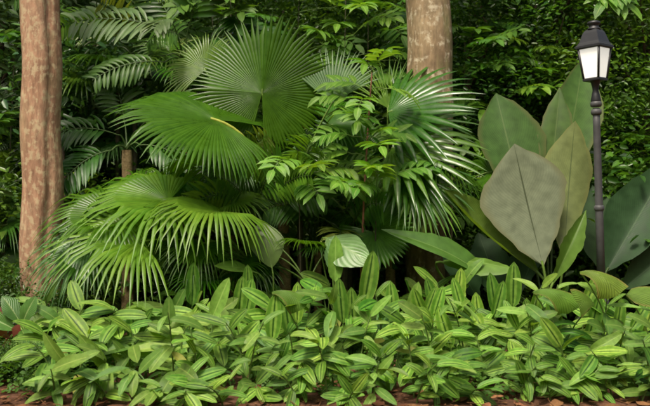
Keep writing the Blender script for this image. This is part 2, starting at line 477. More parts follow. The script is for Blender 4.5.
# ------------------------------------------------------------------ ground
def ground():
    rng = np.random.default_rng(3)
    xs = np.concatenate([np.array([-400, -150, -60, -25, -12]), np.linspace(-7, 7, 71), np.array([12, 25, 60, 150, 400])])
    ys = np.concatenate([np.array([-400, -120, -40, -10, 0, 3]), np.linspace(5, 11, 41), np.array([13, 16, 22, 40, 100, 400])])
    vs, fs = [], []
    for y in ys:
        for x in xs:
            z = rng.uniform(-.018, .012) if (abs(x) < 7.01 and 5 <= y <= 11) else 0
            vs.append((x, y, z))
    n = len(xs)
    for j in range(len(ys) - 1):
        for i in range(n - 1):
            fs.append((j * n + i, j * n + i + 1, (j + 1) * n + i + 1, (j + 1) * n + i))
    o = bpy.data.objects.new('ground', mesh_of('ground', vs, fs))
    o.data.materials.append(M['soil']); COL.objects.link(o); o['kind'] = 'structure'
ground()

# ------------------------------------------------------------------ leafy crowns for trees and shrubs
def crown_arrays(rng, blobs, n, size, aspect=.42, up=.55, clump=None):
    """blobs: (cx,cy,cz,rx,ry,rz); leaves gathered in twig clumps near the blob surfaces"""
    vol = np.array([b[3] * b[4] * b[5] for b in blobs]) ** .67
    K = max(20, n // 40)
    bi = rng.choice(len(blobs), K, p=vol / vol.sum())
    B = np.array(blobs, dtype=float)[bi]
    d = rng.normal(size=(K, 3)); d /= np.linalg.norm(d, axis=1)[:, None]
    rad = rng.uniform(.35, 1.05, K) ** .6
    cc = B[:, :3] + d * B[:, 3:] * rad[:, None]
    ci = rng.integers(0, K, n)
    sg = clump or size * 2.0
    c = cc[ci] + rng.normal(size=(n, 3)) * sg * np.array([1, 1, .7])
    out = d[ci]
    az = rng.uniform(0, 2 * np.pi, n)
    dr = np.stack([np.cos(az), np.sin(az), rng.uniform(-.9, .35, n)], 1) + out * .5
    dr /= np.linalg.norm(dr, axis=1)[:, None]
    nr = np.stack([np.zeros(n), np.zeros(n), np.full(n, up)], 1) + rng.normal(size=(n, 3)) * .4 + out * .35
    nr -= dr * (nr * dr).sum(1)[:, None]; nr /= np.linalg.norm(nr, axis=1)[:, None] + 1e-9
    sd = np.cross(dr, nr)
    L = size * rng.uniform(.6, 1.35, n); W = L * aspect * rng.uniform(.8, 1.2, n)
    def pt(a, b, h): return c + dr * (L * a)[:, None] + sd * (W * b)[:, None] + nr * (W * h)[:, None]
    v = np.stack([pt(0, 0, 0), pt(.3, .5, .16), pt(.68, .42, .1), pt(1, 0, -.25), pt(.68, -.42, .1), pt(.3, -.5, .16)], 1).reshape(-1, 3)
    r = np.repeat(rng.random(K)[ci] * .6 + rng.random(n) * .4, 6)
    lf = np.stack([np.tile([0, 1, 1, 0, -1, -1], n), np.tile([0, .3, .7, 1, .7, .3], n), r], 1)
    base = np.arange(n)[:, None] * 6
    f = np.stack([base + [0, 1, 2, 3], base + [0, 3, 4, 5]], 1).reshape(-1, 4)
    return v, f, lf

def crown_mesh(name, rng, *a, **k):
    v, f, lf = crown_arrays(rng, *a, **k)
    me = bpy.data.meshes.new(name)
    me.vertices.add(len(v)); me.vertices.foreach_set('co', v.astype(np.float32).ravel())
    me.loops.add(f.size); me.loops.foreach_set('vertex_index', f.astype(np.int32).ravel())
    me.polygons.add(len(f)); me.polygons.foreach_set('loop_start', np.arange(0, f.size, 4, dtype=np.int32))
    me.update(calc_edges=True)
    at = me.attributes.new('lf', 'FLOAT_VECTOR', 'POINT'); at.data.foreach_set('vector', lf.astype(np.float32).ravel())
    return me

def add(name, me, mat, parent, loc=(0, 0, 0), rz=0, sc=None):
    if mat and not me.materials: me.materials.append(mat)
    o = bpy.data.objects.new(name, me); COL.objects.link(o)
    o.parent = parent; o.location = loc; o.rotation_euler = (0, 0, rz)
    if sc: o.scale = sc
    return o

random.seed(11)
rng = np.random.default_rng(5)

def tree_proto(kind, h, spread, n, size, mat, low=.25):
    """trunk + limbs + crown, local coordinates"""
    R = random.Random(hash((kind, h)) % 1000 if False else int(h * 100) + n)
    blobs = []
    mb = MB()
    top = V(R.uniform(-.3, .3), R.uniform(-.3, .3), h * .8)
    pts = bez(V(0, 0, -.1), V(R.uniform(-.2, .2), R.uniform(-.2, .2), h * .4), top, 8)
    tube(mb, pts, [.11 * (1 - .75 * i / 8) + .012 for i in range(9)], 8, lambda a, t: 1 + .1 * math.sin(3 * a + 2 * t))
    ml = MB()
    k = int(10 + h)
    for i in range(k):
        z = h * (low + (.98 - low) * (i + .5) / k)
        a = i * 2.4 + R.uniform(-.4, .4)
        rr = spread * R.uniform(.35, .95) * (1 - .35 * abs(z / h - .5))
        e = V(math.cos(a) * rr, math.sin(a) * rr, z)
        t = max(0, min(1, (z - h * .15) / (h * .8))) * 8
        s0 = pts[min(8, int(t))]
        tube(ml, bez(s0, (s0 + e) / 2 + V(0, 0, -.1), e, 5), [.035, .03, .024, .018, .012, .006], 5)
        b = spread * R.uniform(.34, .55)
        blobs.append((e.x, e.y, e.z, b, b, b * .8))
    cm = crown_mesh(kind + '_crown', rng, blobs, n, size)
    cm.materials.append(mat)
    tm = mb.mesh('trunk'); tm.materials.append(M['bark_dark'])
    lm = ml.mesh('limb'); lm.materials.append(M['bark_dark'])
    return tm, lm, cm

protos = {
    'a': tree_proto('dark_tree', 6.2, 1.9, 21000, .092, M['wood_a'], .1),
    'b': tree_proto('green_tree', 5.6, 1.8, 11000, .14, M['wood_b'], .1),
    'c': tree_proto('bluish_tree', 6.0, 1.9, 9000, .17, M['wood_c'], .1),
    'd': tree_proto('tall_tree', 9.0, 2.8, 16000, .16, M['wood_a'], .2),
    's': tree_proto('shrub', 2.2, 1.1, 5500, .11, M['wood_b'], .05),
    't': tree_proto('shrub', 2.0, 1.2, 4500, .14, M['wood_a'], .05),
}
TL = {
    'a': ('broadleaf_tree', 'dark evergreen tree with small glossy leaves', 'tree', 'dark trees of the backdrop'),
    'b': ('broadleaf_tree', 'mid green leafy tree of the backdrop', 'tree', 'green trees of the backdrop'),
    'c': ('broadleaf_tree', 'bluish green large leaved tree', 'tree', 'bluish trees of the backdrop'),
    'd': ('forest_tree', 'tall dark tree at the rear of the wood', 'tree', 'tall trees behind the backdrop'),
    's': ('understorey_shrub', 'mid green understorey shrub', 'shrub', 'green understorey shrubs'),
    't': ('understorey_shrub', 'dark understorey shrub with larger leaves', 'shrub', 'dark understorey shrubs'),
}
def plant_tree(k, x, y, rz=None, sc=1.0):
    nm, lb, ct, gp = TL[k]
    px = x / y * FPX + CX
    where = next(z for a, z in [(-20, 'beyond the left edge palm'), (60, 'behind the pink trunk'), (115, 'right of the pink trunk'), (160, 'behind the bare tan palm stem'), (220, 'behind the reddish palm stem'),
             (285, 'behind the great round fan'), (345, 'behind the waxy blue fan'), (405, 'left of the mossy trunk'), (460, 'behind the mossy trunk'), (500, 'right of the mossy trunk'), (560, 'above the diamond leaves'),
             (605, 'behind the lantern'), (650, 'right of the lantern'), (9999, 'beyond the lamp post')] if px < a)
    t = thing(nm, lb + ' ' + where, ct, (x, y, 0), gp)
    rz = random.uniform(0, 6.28) if rz is None else rz
    t.rotation_euler = (0, 0, rz); t.scale = (sc, sc, sc * random.uniform(.92, 1.08))
    for n_, me in zip(('trunk', 'limb', 'crown'), protos[k]): add(n_, me, None, t)
    return t
for k, px, d, sc in [
    ('c', 85, 13.2, 1.0), ('c', -5, 12.6, .95), ('c', 130, 14.6, 1.05), ('a', 45, 15.0, 1.1), ('c', -70, 14.0, 1),
    ('b', 195, 14.2, 1.0), ('a', 250, 13.8, 1.0), ('b', 310, 14.6, 1.05), ('a', 365, 14.2, 1.0), ('b', 400, 15.6, 1.1),
    ('a', 470, 13.0, 1.0), ('a', 525, 12.4, 1.0), ('b', 505, 15.2, 1.05), ('a', 580, 12.8, 1.05), ('a', 640, 12.2, 1.0),
    ('b', 610, 15.0, 1.1), ('a', 700, 13.2, 1.1), ('a', 770, 14.2, 1.1), ('a', -140, 14.5, 1.1)]:
    p = P(px, 0, d); plant_tree(k, p.x, p.y, sc=sc)
for i in range(13):
    plant_tree('d', -13 + i * 2.3 + random.uniform(-.5, .5), 19 + random.uniform(-1, 1.5), sc=random.uniform(.95, 1.2))
for i in range(11):  # added trees out of view behind the camera, cutting low sky light
    a = math.radians(-100 + 20 * i)
    t_ = plant_tree('d', 15 * math.sin(a) * 1.1, -2 - 13 * math.cos(a) + random.uniform(-1, 1), sc=random.uniform(1.25, 1.5))
    t_['label'] = 'tall dark tree added unseen behind the camera to block low sky'; t_['group'] = 'added trees behind the camera'
for k, px, d, sc in [
    ('t', 5, 10.6, .9), ('s', 90, 11.2, .8), ('t', 130, 11.4, 1.0), ('s', 175, 12.0, 1.1), ('t', 230, 11.4, 1.1), ('s', 280, 11.8, 1.2),
    ('t', 330, 11.2, 1.0), ('s', 375, 12.0, 1.2), ('t', 450, 11.6, 1.1), ('s', 492, 10.6, .6), ('t', 520, 11.4, 1.0), ('t', 590, 10.9, .8),
    ('t', 625, 10.9, .9), ('t', 665, 10.4, 1.0), ('s', -30, 11.0, 1.1), ('t', 710, 11.2, 1.1)]:
    p = P(px, 0, d); plant_tree(k, p.x, p.y, sc=sc)

for px, d, sc in [(-14, 7.9, .26), (8, 7.1, .15), (-6, 7.0, .14), (32, 7.05, .14), (58, 8.6, .3), (-8, 8.6, .4)]:
    p = P(px, 0, d); t_ = plant_tree('t', p.x, p.y, sc=sc)
    t_['label'] = 'small dark bush on the soil at the foot of the pink trunk'; t_['group'] = 'small dark bushes at the pink trunk foot'
# a far wood that reads as one mass
blobs = [(random.uniform(-26, 26), 27 + random.uniform(-2, 4), random.uniform(1, 11), 3, 2, 2.4) for i in range(70)]
fw = crown_mesh('far_wood', rng, blobs, 42000, .34); fw.materials.append(M['wood_a'])
o = bpy.data.objects.new('far_wood', fw); COL.objects.link(o); o['kind'] = 'stuff'
tag(o, 'dark mass of far woodland closing the view behind all trees', 'woodland')

# ------------------------------------------------------------------ the two big trunks
def big_tree(name, label, base, top_xy, H, r0, r1, flute, mat, crown_blobs, n, leafmat, seed):
    R = random.Random(seed)
    t = thing(name, label, 'tree', base)
    mb = MB()
    k = 40
    pts = [base + V((top_xy[0]) * i / k + .015 * math.sin(i * .7), top_xy[1] * i / k, H * i / k - .15 * (i == 0)) for i in range(k + 1)]
    rad = [r0 + (r1 - r0) * i / k + .10 * r0 * math.exp(-i * 6.0 / k) for i in range(k + 1)]
    tube(mb, pts, rad, 48, flute)
    tr = mb.build('trunk', mat, t)
    ml = MB()
    topp = pts[-1]
    for b in crown_blobs:
        e = base + V(b[0], b[1], b[2])
        tube(ml, bez(topp - V(0, 0, R.uniform(0, .4)), (topp + e) / 2 + V(0, 0, .4), e, 7), [r1 * (.5 - .06 * i) for i in range(8)], 7)
    ml.build('limb', mat, t)
    cm = crown_mesh('crown', rng, crown_blobs, n, .2); cm.materials.append(leafmat)
    add('crown', cm, None, t)
    return t

def flute_left(a, t):
    # two fused stems: a groove on the camera side, right of the middle
    ph = .86 + .12 * math.sin(7 * t + 1)
    g = math.atan2(math.sin(a + ph), math.cos(a + ph))
    return 1 - (.17 + .08 * math.sin(11 * t)) * math.exp(-(g / .2) ** 2) + .02 * math.sin(5 * a + 3 * t) + .015 * math.sin(11 * a - 9 * t + math.sin(13 * t))
def flute_mid(a, t):
    g = math.atan2(math.sin(a + 1.75), math.cos(a + 1.75)); h = math.atan2(math.sin(a + .35), math.cos(a + .35))
    return 1 - .07 * math.exp(-(g / .25) ** 2) + .14 * math.exp(-((t - .40) / .035) ** 2 - (h / .45) ** 2) + .03 * math.sin(4 * a + 5 * t) + .012 * math.sin(13 * a - 7 * t)
bl = P(42, 203, 9.3); bl.z = 0
big_tree('pink_bark_tree', 'tall tree with pinkish brown fluted trunk and cream lichen patches', bl, (-.05, .1), 6.4, .232, .222, flute_left, M['bark_pink'],
         [(-1.5, 1.0, 8.6, 1.7, 1.6, 1.1), (.6, 2.4, 8.8, 1.7, 1.6, 1.1), (1.2, 1.6, 9.0, 1.5, 1.4, 1.0), (-.6, 2.0, 9.3, 1.6, 1.5, 1.0), (0, 3.6, 8.3, 1.6, 1.6, 1.0)], 4500, M['wood_b'], 1)
bm_ = P(430, 203, 10.15); bm_.z = 0
big_tree('mossy_bark_tree', 'thick tan trunked tree with moss and pale lichen behind the fan palms', bm_, (-.02, .1), 7.2, .30, .262, flute_mid, M['bark_tan'],
         [(-1.6, .6, 9.2, 1.9, 1.8, 1.2), (1.5, .8, 9.4, 1.9, 1.8, 1.2), (0, 2.2, 9.8, 2.0, 1.8, 1.2), (.1, .2, 10.4, 1.6, 1.5, 1.0), (2.4, 2.0, 8.8, 1.6, 1.5, 1.0)], 4500, M['wood_b'], 2)

def pole_stem(name, label, cat, pts, r0, r1, mat, part='trunk'):
    b = Vector(pts[0]); b.z = 0
    t = thing(name, label, cat, b)
    mb = MB()
    k = len(pts) - 1
    tube(mb, pts, [r0 + (r1 - r0) * i / k for i in range(k + 1)], 10, lambda a, q: 1 + .08 * math.sin(3 * a + 9 * q))
    mb.build(part, mat, t)
    return t
# dark slender trunk just right of the pink trunk, with a small crown
p0 = P(69, 203, 10.6); p0.z = -.05
t = pole_stem('slender_tree', 'slender dark brown trunk standing close beside the pink barked trunk', 'tree', bez(p0, p0 + V(-.05, 0, 1.4), p0 + V(-.18, .1, 3.0), 10), .085, .04, M['bark_dark'])
cm = crown_mesh('crown', rng, [(-.2, .1, 3.2, .7, .6, .6), (.2, .2, 3.6, .6, .6, .5)], 1500, .13); cm.materials.append(M['wood_c']); add('crown', cm, None, t)

# ------------------------------------------------------------------ palms
def frond_fan(palm, crown, hub, axis, normal, R, mat, pet='petiole', pr=.011, rise=.5, seed=0, tangent=0.0, **k):
    rn = random.Random(seed)
    mb = MB(); fan(mb, hub, V(*axis), V(*normal), R, rnd=rn, **k)
    f = mb.build('frond', mat, palm)
    mp = MB()
    c = crown.lerp(hub, .5) + V(0, 0, rise * .35)
    ax = V(*axis).normalized()
    if tangent: c = hub - ax * tangent
    pts = bez(crown, c, hub, 10) + [hub + ax * R * .05]
    tube(mp, pts, [pr * (1.5 - .6 * i / 11) for i in range(12)], 6)
    mp.build('petiole', M[pet], f)
    return f

def palm_base(name, label, base, crown, r, mat=None):
    t = thing(name, label, 'palm', base)
    mb = MB()
    tube(mb, bez(base - V(0, 0, .08), base.lerp(crown, .5), crown, 14), [r * (1.15 - .3 * i / 14) * (1 + .1 * (i % 2)) for i in range(15)], 10)
    mb.build('trunk', mat or M['bark_palm'], t)
    return t

def G(px, d):
    p = P(px, 0, d); p.z = 0; return p

# palm 1: the two great fans
c1 = P(283, 215, 9.5)
pm = palm_base('fan_palm', 'large fan palm with two broad round pleated fans held high', G(287, 9.6), c1, .07)
frond_fan(pm, c1, P(262, 93, 9.1), (.10, .05, 1), (.16, -1, .08), 1.0, M['fan'], seed=1, spread=172, nseg=88, lean=.55, droop=.1, cup=.05, fold=-.12, free=.7, tipdroop=.12, back=.36)
frond_fan(pm, c1, P(216, 120, 8.75), (-1, -.2, .27), (-.02, -.5, .86), 1.27, M['fan'], pet='petiole_yellow', pr=.02, tangent=.5, seed=2, spread=153, nseg=80, droop=.42, cup=.0, fold=.0, free=.64, tipdroop=.5, back=.4)
frond_fan(pm, c1, P(332, 103, 9.15), (.15, .3, 1), (-.12, -.85, .52), .72, M['fan_blue'], seed=3, spread=58, nseg=26, droop=.1, free=.6, tipdroop=.15)
frond_fan(pm, c1, P(296, 150, 9.4), (.7, -.3, -.2), (.1, -.7, .7), .62, M['fan'], seed=4, spread=120, nseg=42, droop=.6, tipdroop=.7)
frond_fan(pm, c1, P(238, 165, 9.3), (-.6, -.3, -.6), (-.2, -.8, .6), .6, M['fan_dark'], seed=5, spread=120, nseg=42, droop=.6, tipdroop=.7)
frond_fan(pm, c1, P(205, 70, 10.0), (-.5, .4, .8), (-.2, -1, .3), .62, M['fan_light'], seed=6, spread=110, nseg=40, droop=.3, tipdroop=.4)
frond_fan(pm, c1, P(330, 125, 9.7), (.9, -.1, .1), (0, -.6, .8), .75, M['fan'], seed=7, spread=120, nseg=46, droop=.5, tipdroop=.5)

# palm 2: right hand dark glossy fans
c2 = P(388, 200, 9.9)
pm = palm_base('fan_palm', 'dark glossy fan palm with ragged shining fronds before the mossy trunk', G(392, 10.0), c2, .06)
frond_fan(pm, c2, P(388, 112, 9.5), (1, -.3, .22), (-.1, -.72, .68), 1.2, M['fan_gloss'], seed=11, spread=85, nseg=17, droop=.25, tipdroop=.2, free=.5, fold=-.1)
frond_fan(pm, c2, P(392, 148, 9.25), (1, -.35, -.1), (.05, -.75, .65), 1.22, M['fan_gloss'], seed=12, spread=95, nseg=19, droop=.35, tipdroop=.3, free=.5)
frond_fan(pm, c2, P(388, 108, 9.9), (.4, .15, .9), (-.2, -1, .3), .72, M['fan_light'], seed=13, spread=85, nseg=30, droop=.15, tipdroop=.2, free=.36)
frond_fan(pm, c2, P(374, 232, 8.85), (.5, -.45, -.5), (-.1, -.95, .35), .50, M['fan'], seed=14, spread=150, nseg=46, droop=.15, tipdroop=.15, free=.78, back=.2)
frond_fan(pm, c2, P(404, 172, 9.15), (.75, -.45, -.45), (.1, -.75, .6), 1.0, M['fan_gloss'], seed=15, spread=80, nseg=20, droop=.5, tipdroop=.5, free=.42)
frond_fan(pm, c2, P(400, 125, 9.7), (.9, .2, .42), (-.2, -.9, .5), 1.1, M['fan_dark'], seed=16, spread=70, nseg=19, droop=.3, tipdroop=.4, free=.42)
frond_fan(pm, c2, P(418, 190, 9.0), (.5, -.5, -.6), (.1, -.8, .5), .75, M['fan_light'], seed=18, spread=70, nseg=18, droop=.6, tipdroop=.8, free=.42)
frond_fan(pm, c2, P(360, 150, 9.9), (-.6, .1, .4), (0, -.8, .6), .7, M['fan_dark'], seed=17, spread=120, nseg=40, droop=.4, tipdroop=.5)

def fill_palm(label, px, d, py, mats, n, R, seed, kind='fan', reach=.55):
    q = random.Random(seed); c = P(px, py, d)
    pm = palm_base('fan_palm' if kind == 'fan' else 'feather_palm', label, G(px, d + .05), c, .035, M['stem_dark'])
    for i in range(n):
        a = math.pi * (1.06 + .88 * (i + .5) / n) + q.uniform(-.2, .2)       # spread over the side that faces the open
        if q.random() < .2: a += math.pi
        o = V(math.cos(a), math.sin(a) * .6, q.uniform(.15, .9))
        h = c + o * reach * q.uniform(.7, 1.2)
        ax = (o.x + q.uniform(-.2, .2), o.y - .1, o.z * .4 + q.uniform(-.3, .15))
        mt = M[mats[i % len(mats)]]
        if kind == 'fan':
            frond_fan(pm, c, h, ax, (q.uniform(-.2, .2), -.65, .75), R * q.uniform(.8, 1.15), mt, seed=seed * 20 + i, spread=q.uniform(85, 150), nseg=q.randrange(26, 40), droop=q.uniform(.4, .9), tipdroop=q.uniform(.4, 1.0), free=.45, pr=.008)
        else:
            frond_feather(pm, c, h, (ax[0], ax[1], o.z + .2), (0, -.7, .6), R * q.uniform(.85, 1.2), mt, seed * 20 + i, pairs=q.randrange(12, 17), ll=.36, lw=.045, rag=0, droop=q.uniform(.9, 1.5), ldroop=.9)
FILL = []
# palm 3: drooping light green fans at the left
c3 = P(250, 262, 9.1)
pm = palm_base('fan_palm', 'low fan palm with light green drooping fronds over the ginger bed', G(255, 9.2), c3, .055)
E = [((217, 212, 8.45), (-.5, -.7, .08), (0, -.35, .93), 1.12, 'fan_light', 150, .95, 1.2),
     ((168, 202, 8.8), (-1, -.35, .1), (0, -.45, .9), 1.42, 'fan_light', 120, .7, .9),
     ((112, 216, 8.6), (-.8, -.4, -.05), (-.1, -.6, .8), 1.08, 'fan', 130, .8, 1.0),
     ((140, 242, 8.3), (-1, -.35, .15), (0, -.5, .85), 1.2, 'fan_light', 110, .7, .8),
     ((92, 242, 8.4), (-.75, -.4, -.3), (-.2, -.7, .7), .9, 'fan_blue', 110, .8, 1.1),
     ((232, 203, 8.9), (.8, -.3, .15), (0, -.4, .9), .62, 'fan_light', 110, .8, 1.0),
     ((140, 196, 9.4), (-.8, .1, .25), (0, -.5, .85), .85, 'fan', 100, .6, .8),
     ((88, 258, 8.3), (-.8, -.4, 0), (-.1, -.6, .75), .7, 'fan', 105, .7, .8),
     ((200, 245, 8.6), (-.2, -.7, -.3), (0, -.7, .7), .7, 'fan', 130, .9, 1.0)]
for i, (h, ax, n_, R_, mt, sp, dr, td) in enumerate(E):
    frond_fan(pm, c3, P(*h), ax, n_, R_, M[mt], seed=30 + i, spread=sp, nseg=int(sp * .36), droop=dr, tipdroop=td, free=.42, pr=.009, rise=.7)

# palm 4: dark fan palm at the left edge, behind the pink trunk
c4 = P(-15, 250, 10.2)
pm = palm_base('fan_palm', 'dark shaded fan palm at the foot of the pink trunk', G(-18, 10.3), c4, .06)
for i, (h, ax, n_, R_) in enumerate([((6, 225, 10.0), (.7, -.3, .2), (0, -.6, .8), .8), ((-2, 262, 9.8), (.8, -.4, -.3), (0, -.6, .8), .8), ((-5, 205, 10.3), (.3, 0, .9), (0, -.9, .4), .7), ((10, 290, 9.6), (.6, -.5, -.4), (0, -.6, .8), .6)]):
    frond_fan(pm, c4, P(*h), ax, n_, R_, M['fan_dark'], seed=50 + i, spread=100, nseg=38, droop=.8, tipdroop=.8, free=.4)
# palm 5: bluish fan far left
c5 = P(-25, 190, 12.0)
pm = palm_base('fan_palm', 'bluish fan palm with pale glossy fronds in the left backdrop', G(-25, 12.0), c5, .06)
for i, (h, ax, n_, R_) in enumerate([((-12, 108, 11.9), (.8, -.2, .4), (-.2, -.8, .6), .75), ((-15, 130, 11.8), (.9, -.3, -.1), (-.2, -.7, .7), .7)]):
    frond_fan(pm, c5, P(*h), ax, n_, R_, M['fan_blue'], seed=60 + i, spread=100, nseg=38, droop=.5, tipdroop=.5, free=.4)

# feather palms with broad ragged leaflets
def frond_feather(palm, crown, start, d, n, L, mat, seed, pairs=11, ll=.45, lw=.09, rag=.12, **k):
    rn = random.Random(seed)
    mb, mr = MB(), MB()
    pinnate(mb, mr, start, V(*d), V(*n), L, pairs, ll, lw, shape=shape_strip if rag else shape_lance, ragged=rag, rnd=rn, terminal=False, **k)
    f = mb.build('frond', mat, palm)
    tube(mr, bez(crown, crown.lerp(start, .5) + V(0, 0, .12), start, 6), [.014, .013, .012, .011, .01, .009, .008], 6)
    mr.build('petiole', M['petiole_dark'], f)

c6 = P(184, 62, 10.6)
b6 = G(188, 10.7)
pm = palm_base('feather_palm', 'feather palm on a thin reddish stem with broad ragged grey green leaflets', b6, c6, .042, M['stem_red'])
frond_feather(pm, c6, P(160, 27, 10.2), (-1, -.15, .28), (.0, -.75, .65), 1.12, M['feather_grey'], 1, pairs=13, ll=.5, lw=.07, droop=.55, ldroop=.7, angle=60, bare=.05)
frond_feather(pm, c6, P(172, 22, 10.0), (-.25, -.6, .05), (-.2, -.6, .7), .45, M['feather_grey'], 2, pairs=6, ll=.36, lw=.08, droop=1.2, ldroop=1.0, angle=40)
frond_feather(pm, c6, P(165, 62, 10.0), (-1, -.3, .05), (0, -.8, .6), .95, M['feather'], 3, pairs=12, ll=.34, lw=.055, droop=.8, ldroop=1.0, angle=60)
frond_feather(pm, c6, P(168, 55, 10.5), (-.9, .1, -.1), (0, -.8, .6), 1.0, M['feather'], 4, pairs=10, ll=.42, lw=.09, droop=.7, ldroop=.8)
frond_feather(pm, c6, P(188, 30, 10.5), (.3, -.2, 1), (0, -1, .2), 1.0, M['fan_dark'], 5, pairs=11, ll=.5, lw=.09, droop=.5, ldroop=.6)
frond_feather(pm, c6, P(200, 45, 10.6), (.9, -.2, .4), (0, -.7, .7), 1.0, M['fan_dark'], 6, pairs=11, ll=.45, lw=.09, droop=.8, ldroop=.7)
frond_feather(pm, c6, P(175, 30, 10.8), (-.4, .2, .9), (0, -1, .2), .9, M['fan_dark'], 7, pairs=10, ll=.5, lw=.09, droop=.5, ldroop=.6)

c7 = P(127, 150, 10.2)
pm = palm_base('feather_palm', 'feather palm with a bare tan stem beside the drooping fans', G(128, 10.3), c7, .075, M['bark_palm'])
for i, (h, d_, L_) in enumerate([((118, 135, 10.1), (-.8, -.3, .3), 1.0), ((138, 130, 10.1), (.6, -.3, .6), .9), ((112, 150, 9.9), (-.7, -.5, -.2), .8), ((125, 125, 10.4), (-.2, .2, 1), .9), ((140, 145, 10.0), (.9, -.3, 0), .9)]):
    frond_feather(pm, c7, P(*h), d_, (0, -.7, .7), L_, M['feather'] if i % 2 else M['fan_dark'], 20 + i, pairs=12, ll=.42, lw=.06, rag=0, droop=1.0, ldroop=.8)

# feather palms filling the middle
c8 = P(318, 250, 9.9)
pm = palm_base('feather_palm', 'narrow leaved feather palm in the dim gap between the fan palms', G(318, 10.0), c8, .05)
for i, (h, d_, L_) in enumerate([((300, 205, 9.8), (-.6, -.3, .9), 1.1), ((312, 200, 9.8), (-.2, -.2, 1), 1.1), ((328, 200, 9.7), (.3, -.3, 1), 1.1), ((335, 215, 9.6), (.8, -.4, .5), 1.0), ((295, 220, 9.6), (-.9, -.4, .5), 1.1), ((320, 190, 10.0), (.1, .2, 1), 1.4)]):
    frond_feather(pm, c8, P(*h), d_, (0, -.8, .5), L_, M['feather'], 40 + i, pairs=17, ll=.34, lw=.035, rag=0, droop=1.3, ldroop=.8)
c9 = P(232, 235, 9.6)
pm = palm_base('feather_palm', 'yellow green feather palm under the great round fan', G(236, 9.7), c9, .05)
for i, (h, d_, L_) in enumerate([((226, 195, 9.5), (-.5, -.4, .9), .9), ((242, 180, 9.4), (.3, -.4, 1), .8), ((252, 195, 9.3), (.7, -.5, .6), .9), ((215, 205, 9.4), (-.8, -.4, .4), .8)]):
    frond_feather(pm, c9, P(*h), d_, (0, -.8, .5), L_, M['feather_yellow'] if i == 1 else M['fan_light'], 60 + i, pairs=13, ll=.32, lw=.04, rag=0, droop=1.3, ldroop=1.0)

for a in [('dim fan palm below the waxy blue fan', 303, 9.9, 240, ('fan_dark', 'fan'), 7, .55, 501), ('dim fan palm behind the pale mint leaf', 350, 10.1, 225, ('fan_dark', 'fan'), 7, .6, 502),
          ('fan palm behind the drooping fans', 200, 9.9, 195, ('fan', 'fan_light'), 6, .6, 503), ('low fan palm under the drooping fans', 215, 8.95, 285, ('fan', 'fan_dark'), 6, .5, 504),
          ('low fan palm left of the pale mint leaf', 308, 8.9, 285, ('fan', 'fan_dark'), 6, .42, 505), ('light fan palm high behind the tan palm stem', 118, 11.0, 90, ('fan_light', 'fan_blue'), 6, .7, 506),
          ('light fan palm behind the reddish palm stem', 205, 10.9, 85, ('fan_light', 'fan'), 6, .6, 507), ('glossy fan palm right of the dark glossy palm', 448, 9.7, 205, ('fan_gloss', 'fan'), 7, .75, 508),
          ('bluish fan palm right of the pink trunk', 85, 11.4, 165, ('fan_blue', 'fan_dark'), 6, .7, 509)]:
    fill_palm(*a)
for a in [('yellow green feather palm between the two round fans', 255, 9.3, 215, ('feather', 'fan_light', 'feather'), 6, .7, 521), ('drooping feather palm below the red brown stem', 345, 9.3, 240, ('feather', 'feather', 'feather_yellow'), 6, .65, 522),
          ('drooping feather palm under the waxy blue fan', 300, 9.5, 200, ('feather', 'fan_light'), 6, .7, 523), ('yellow green feather palm high right of the pink trunk', 135, 10.9, 60, ('feather_yellow', 'feather', 'fan_light'), 7, .9, 524),
          ('feather palm at the top beside the pink trunk', 95, 11.3, 25, ('feather', 'fan_light'), 6, .9, 525)]:
    fill_palm(*a, kind='feather', reach=.35)

# ------------------------------------------------------------------ shrubs with compound leaves
def compound_shrub(label, base, top, n, zmin, mat, seed, L=.5, ll=.24, lw=.075, pairs=5, stem=M['stem_dark'], r=.012, reach=.3, group=None):
    R = random.Random(seed)
    t = thing('compound_leaf_shrub', label, 'shrub', base, group)
    mb = MB()
    pts = bez(base - V(0, 0, .05), base.lerp(top, .5) + V(R.uniform(-.1, .1), 0, 0), top, 16)
    tube(mb, pts, [r * (1 - .6 * i / 16) for i in range(17)], 7)
    mb.build('stem', stem, t)
    for i in range(n):
        z = zmin + (top.z - zmin) * (i + .7) / n
        s0 = min(pts, key=lambda p: abs(p.z - z))
        a = -math.pi / 2 + R.gauss(0, 1.15) + (.5 if i % 2 else -.5)
        d = V(math.cos(a), math.sin(a), R.uniform(.15, .7))
        ml, mr = MB(), MB()
        st = s0 + V(d.x, d.y, d.z * .5) * R.uniform(.3, 1) * reach
        tube(mr, bez(s0, s0.lerp(st, .5) + V(0, 0, .04), st, 4), [.006, .006, .005, .005, .005], 5)
        pinnate(ml, mr, st, d, V(0, -.45, .9), L * R.uniform(.7, 1.15), pairs, ll * R.uniform(.85, 1.15), lw, droop=R.uniform(.5, 1.2), ldroop=R.uniform(.4, .9), k=7, angle=58, rnd=R, rr=.005, taper=.25)
        f = ml.build('leaf', mat, t)
        mr.build('petiole', M['petiole'], f)
    return t
def top(px, py, d): return P(px, py, d)
compound_shrub('bright green compound leaved shrub on a red brown stem before the fans', G(360, 8.85), top(372, 72, 8.9), 15, top(0, 165, 8.9).z, M['compound'], 3, L=.38, ll=.27, lw=.085, pairs=4, stem=M['stem_red'], r=.02, reach=.22)
compound_shrub('low compound leaved shrub with hanging leaflets under the blue green fan', G(305, 8.95), top(300, 165, 8.9), 8, top(0, 195, 8.9).z, M['compound'], 4, L=.5, ll=.28, lw=.085)
compound_shrub('low compound leaved shrub with oval leaflets under the dark glossy palm', G(372, 8.75), top(376, 170, 8.8), 8, top(0, 205, 8.8).z, M['compound'], 5, L=.48, ll=.26, lw=.085)
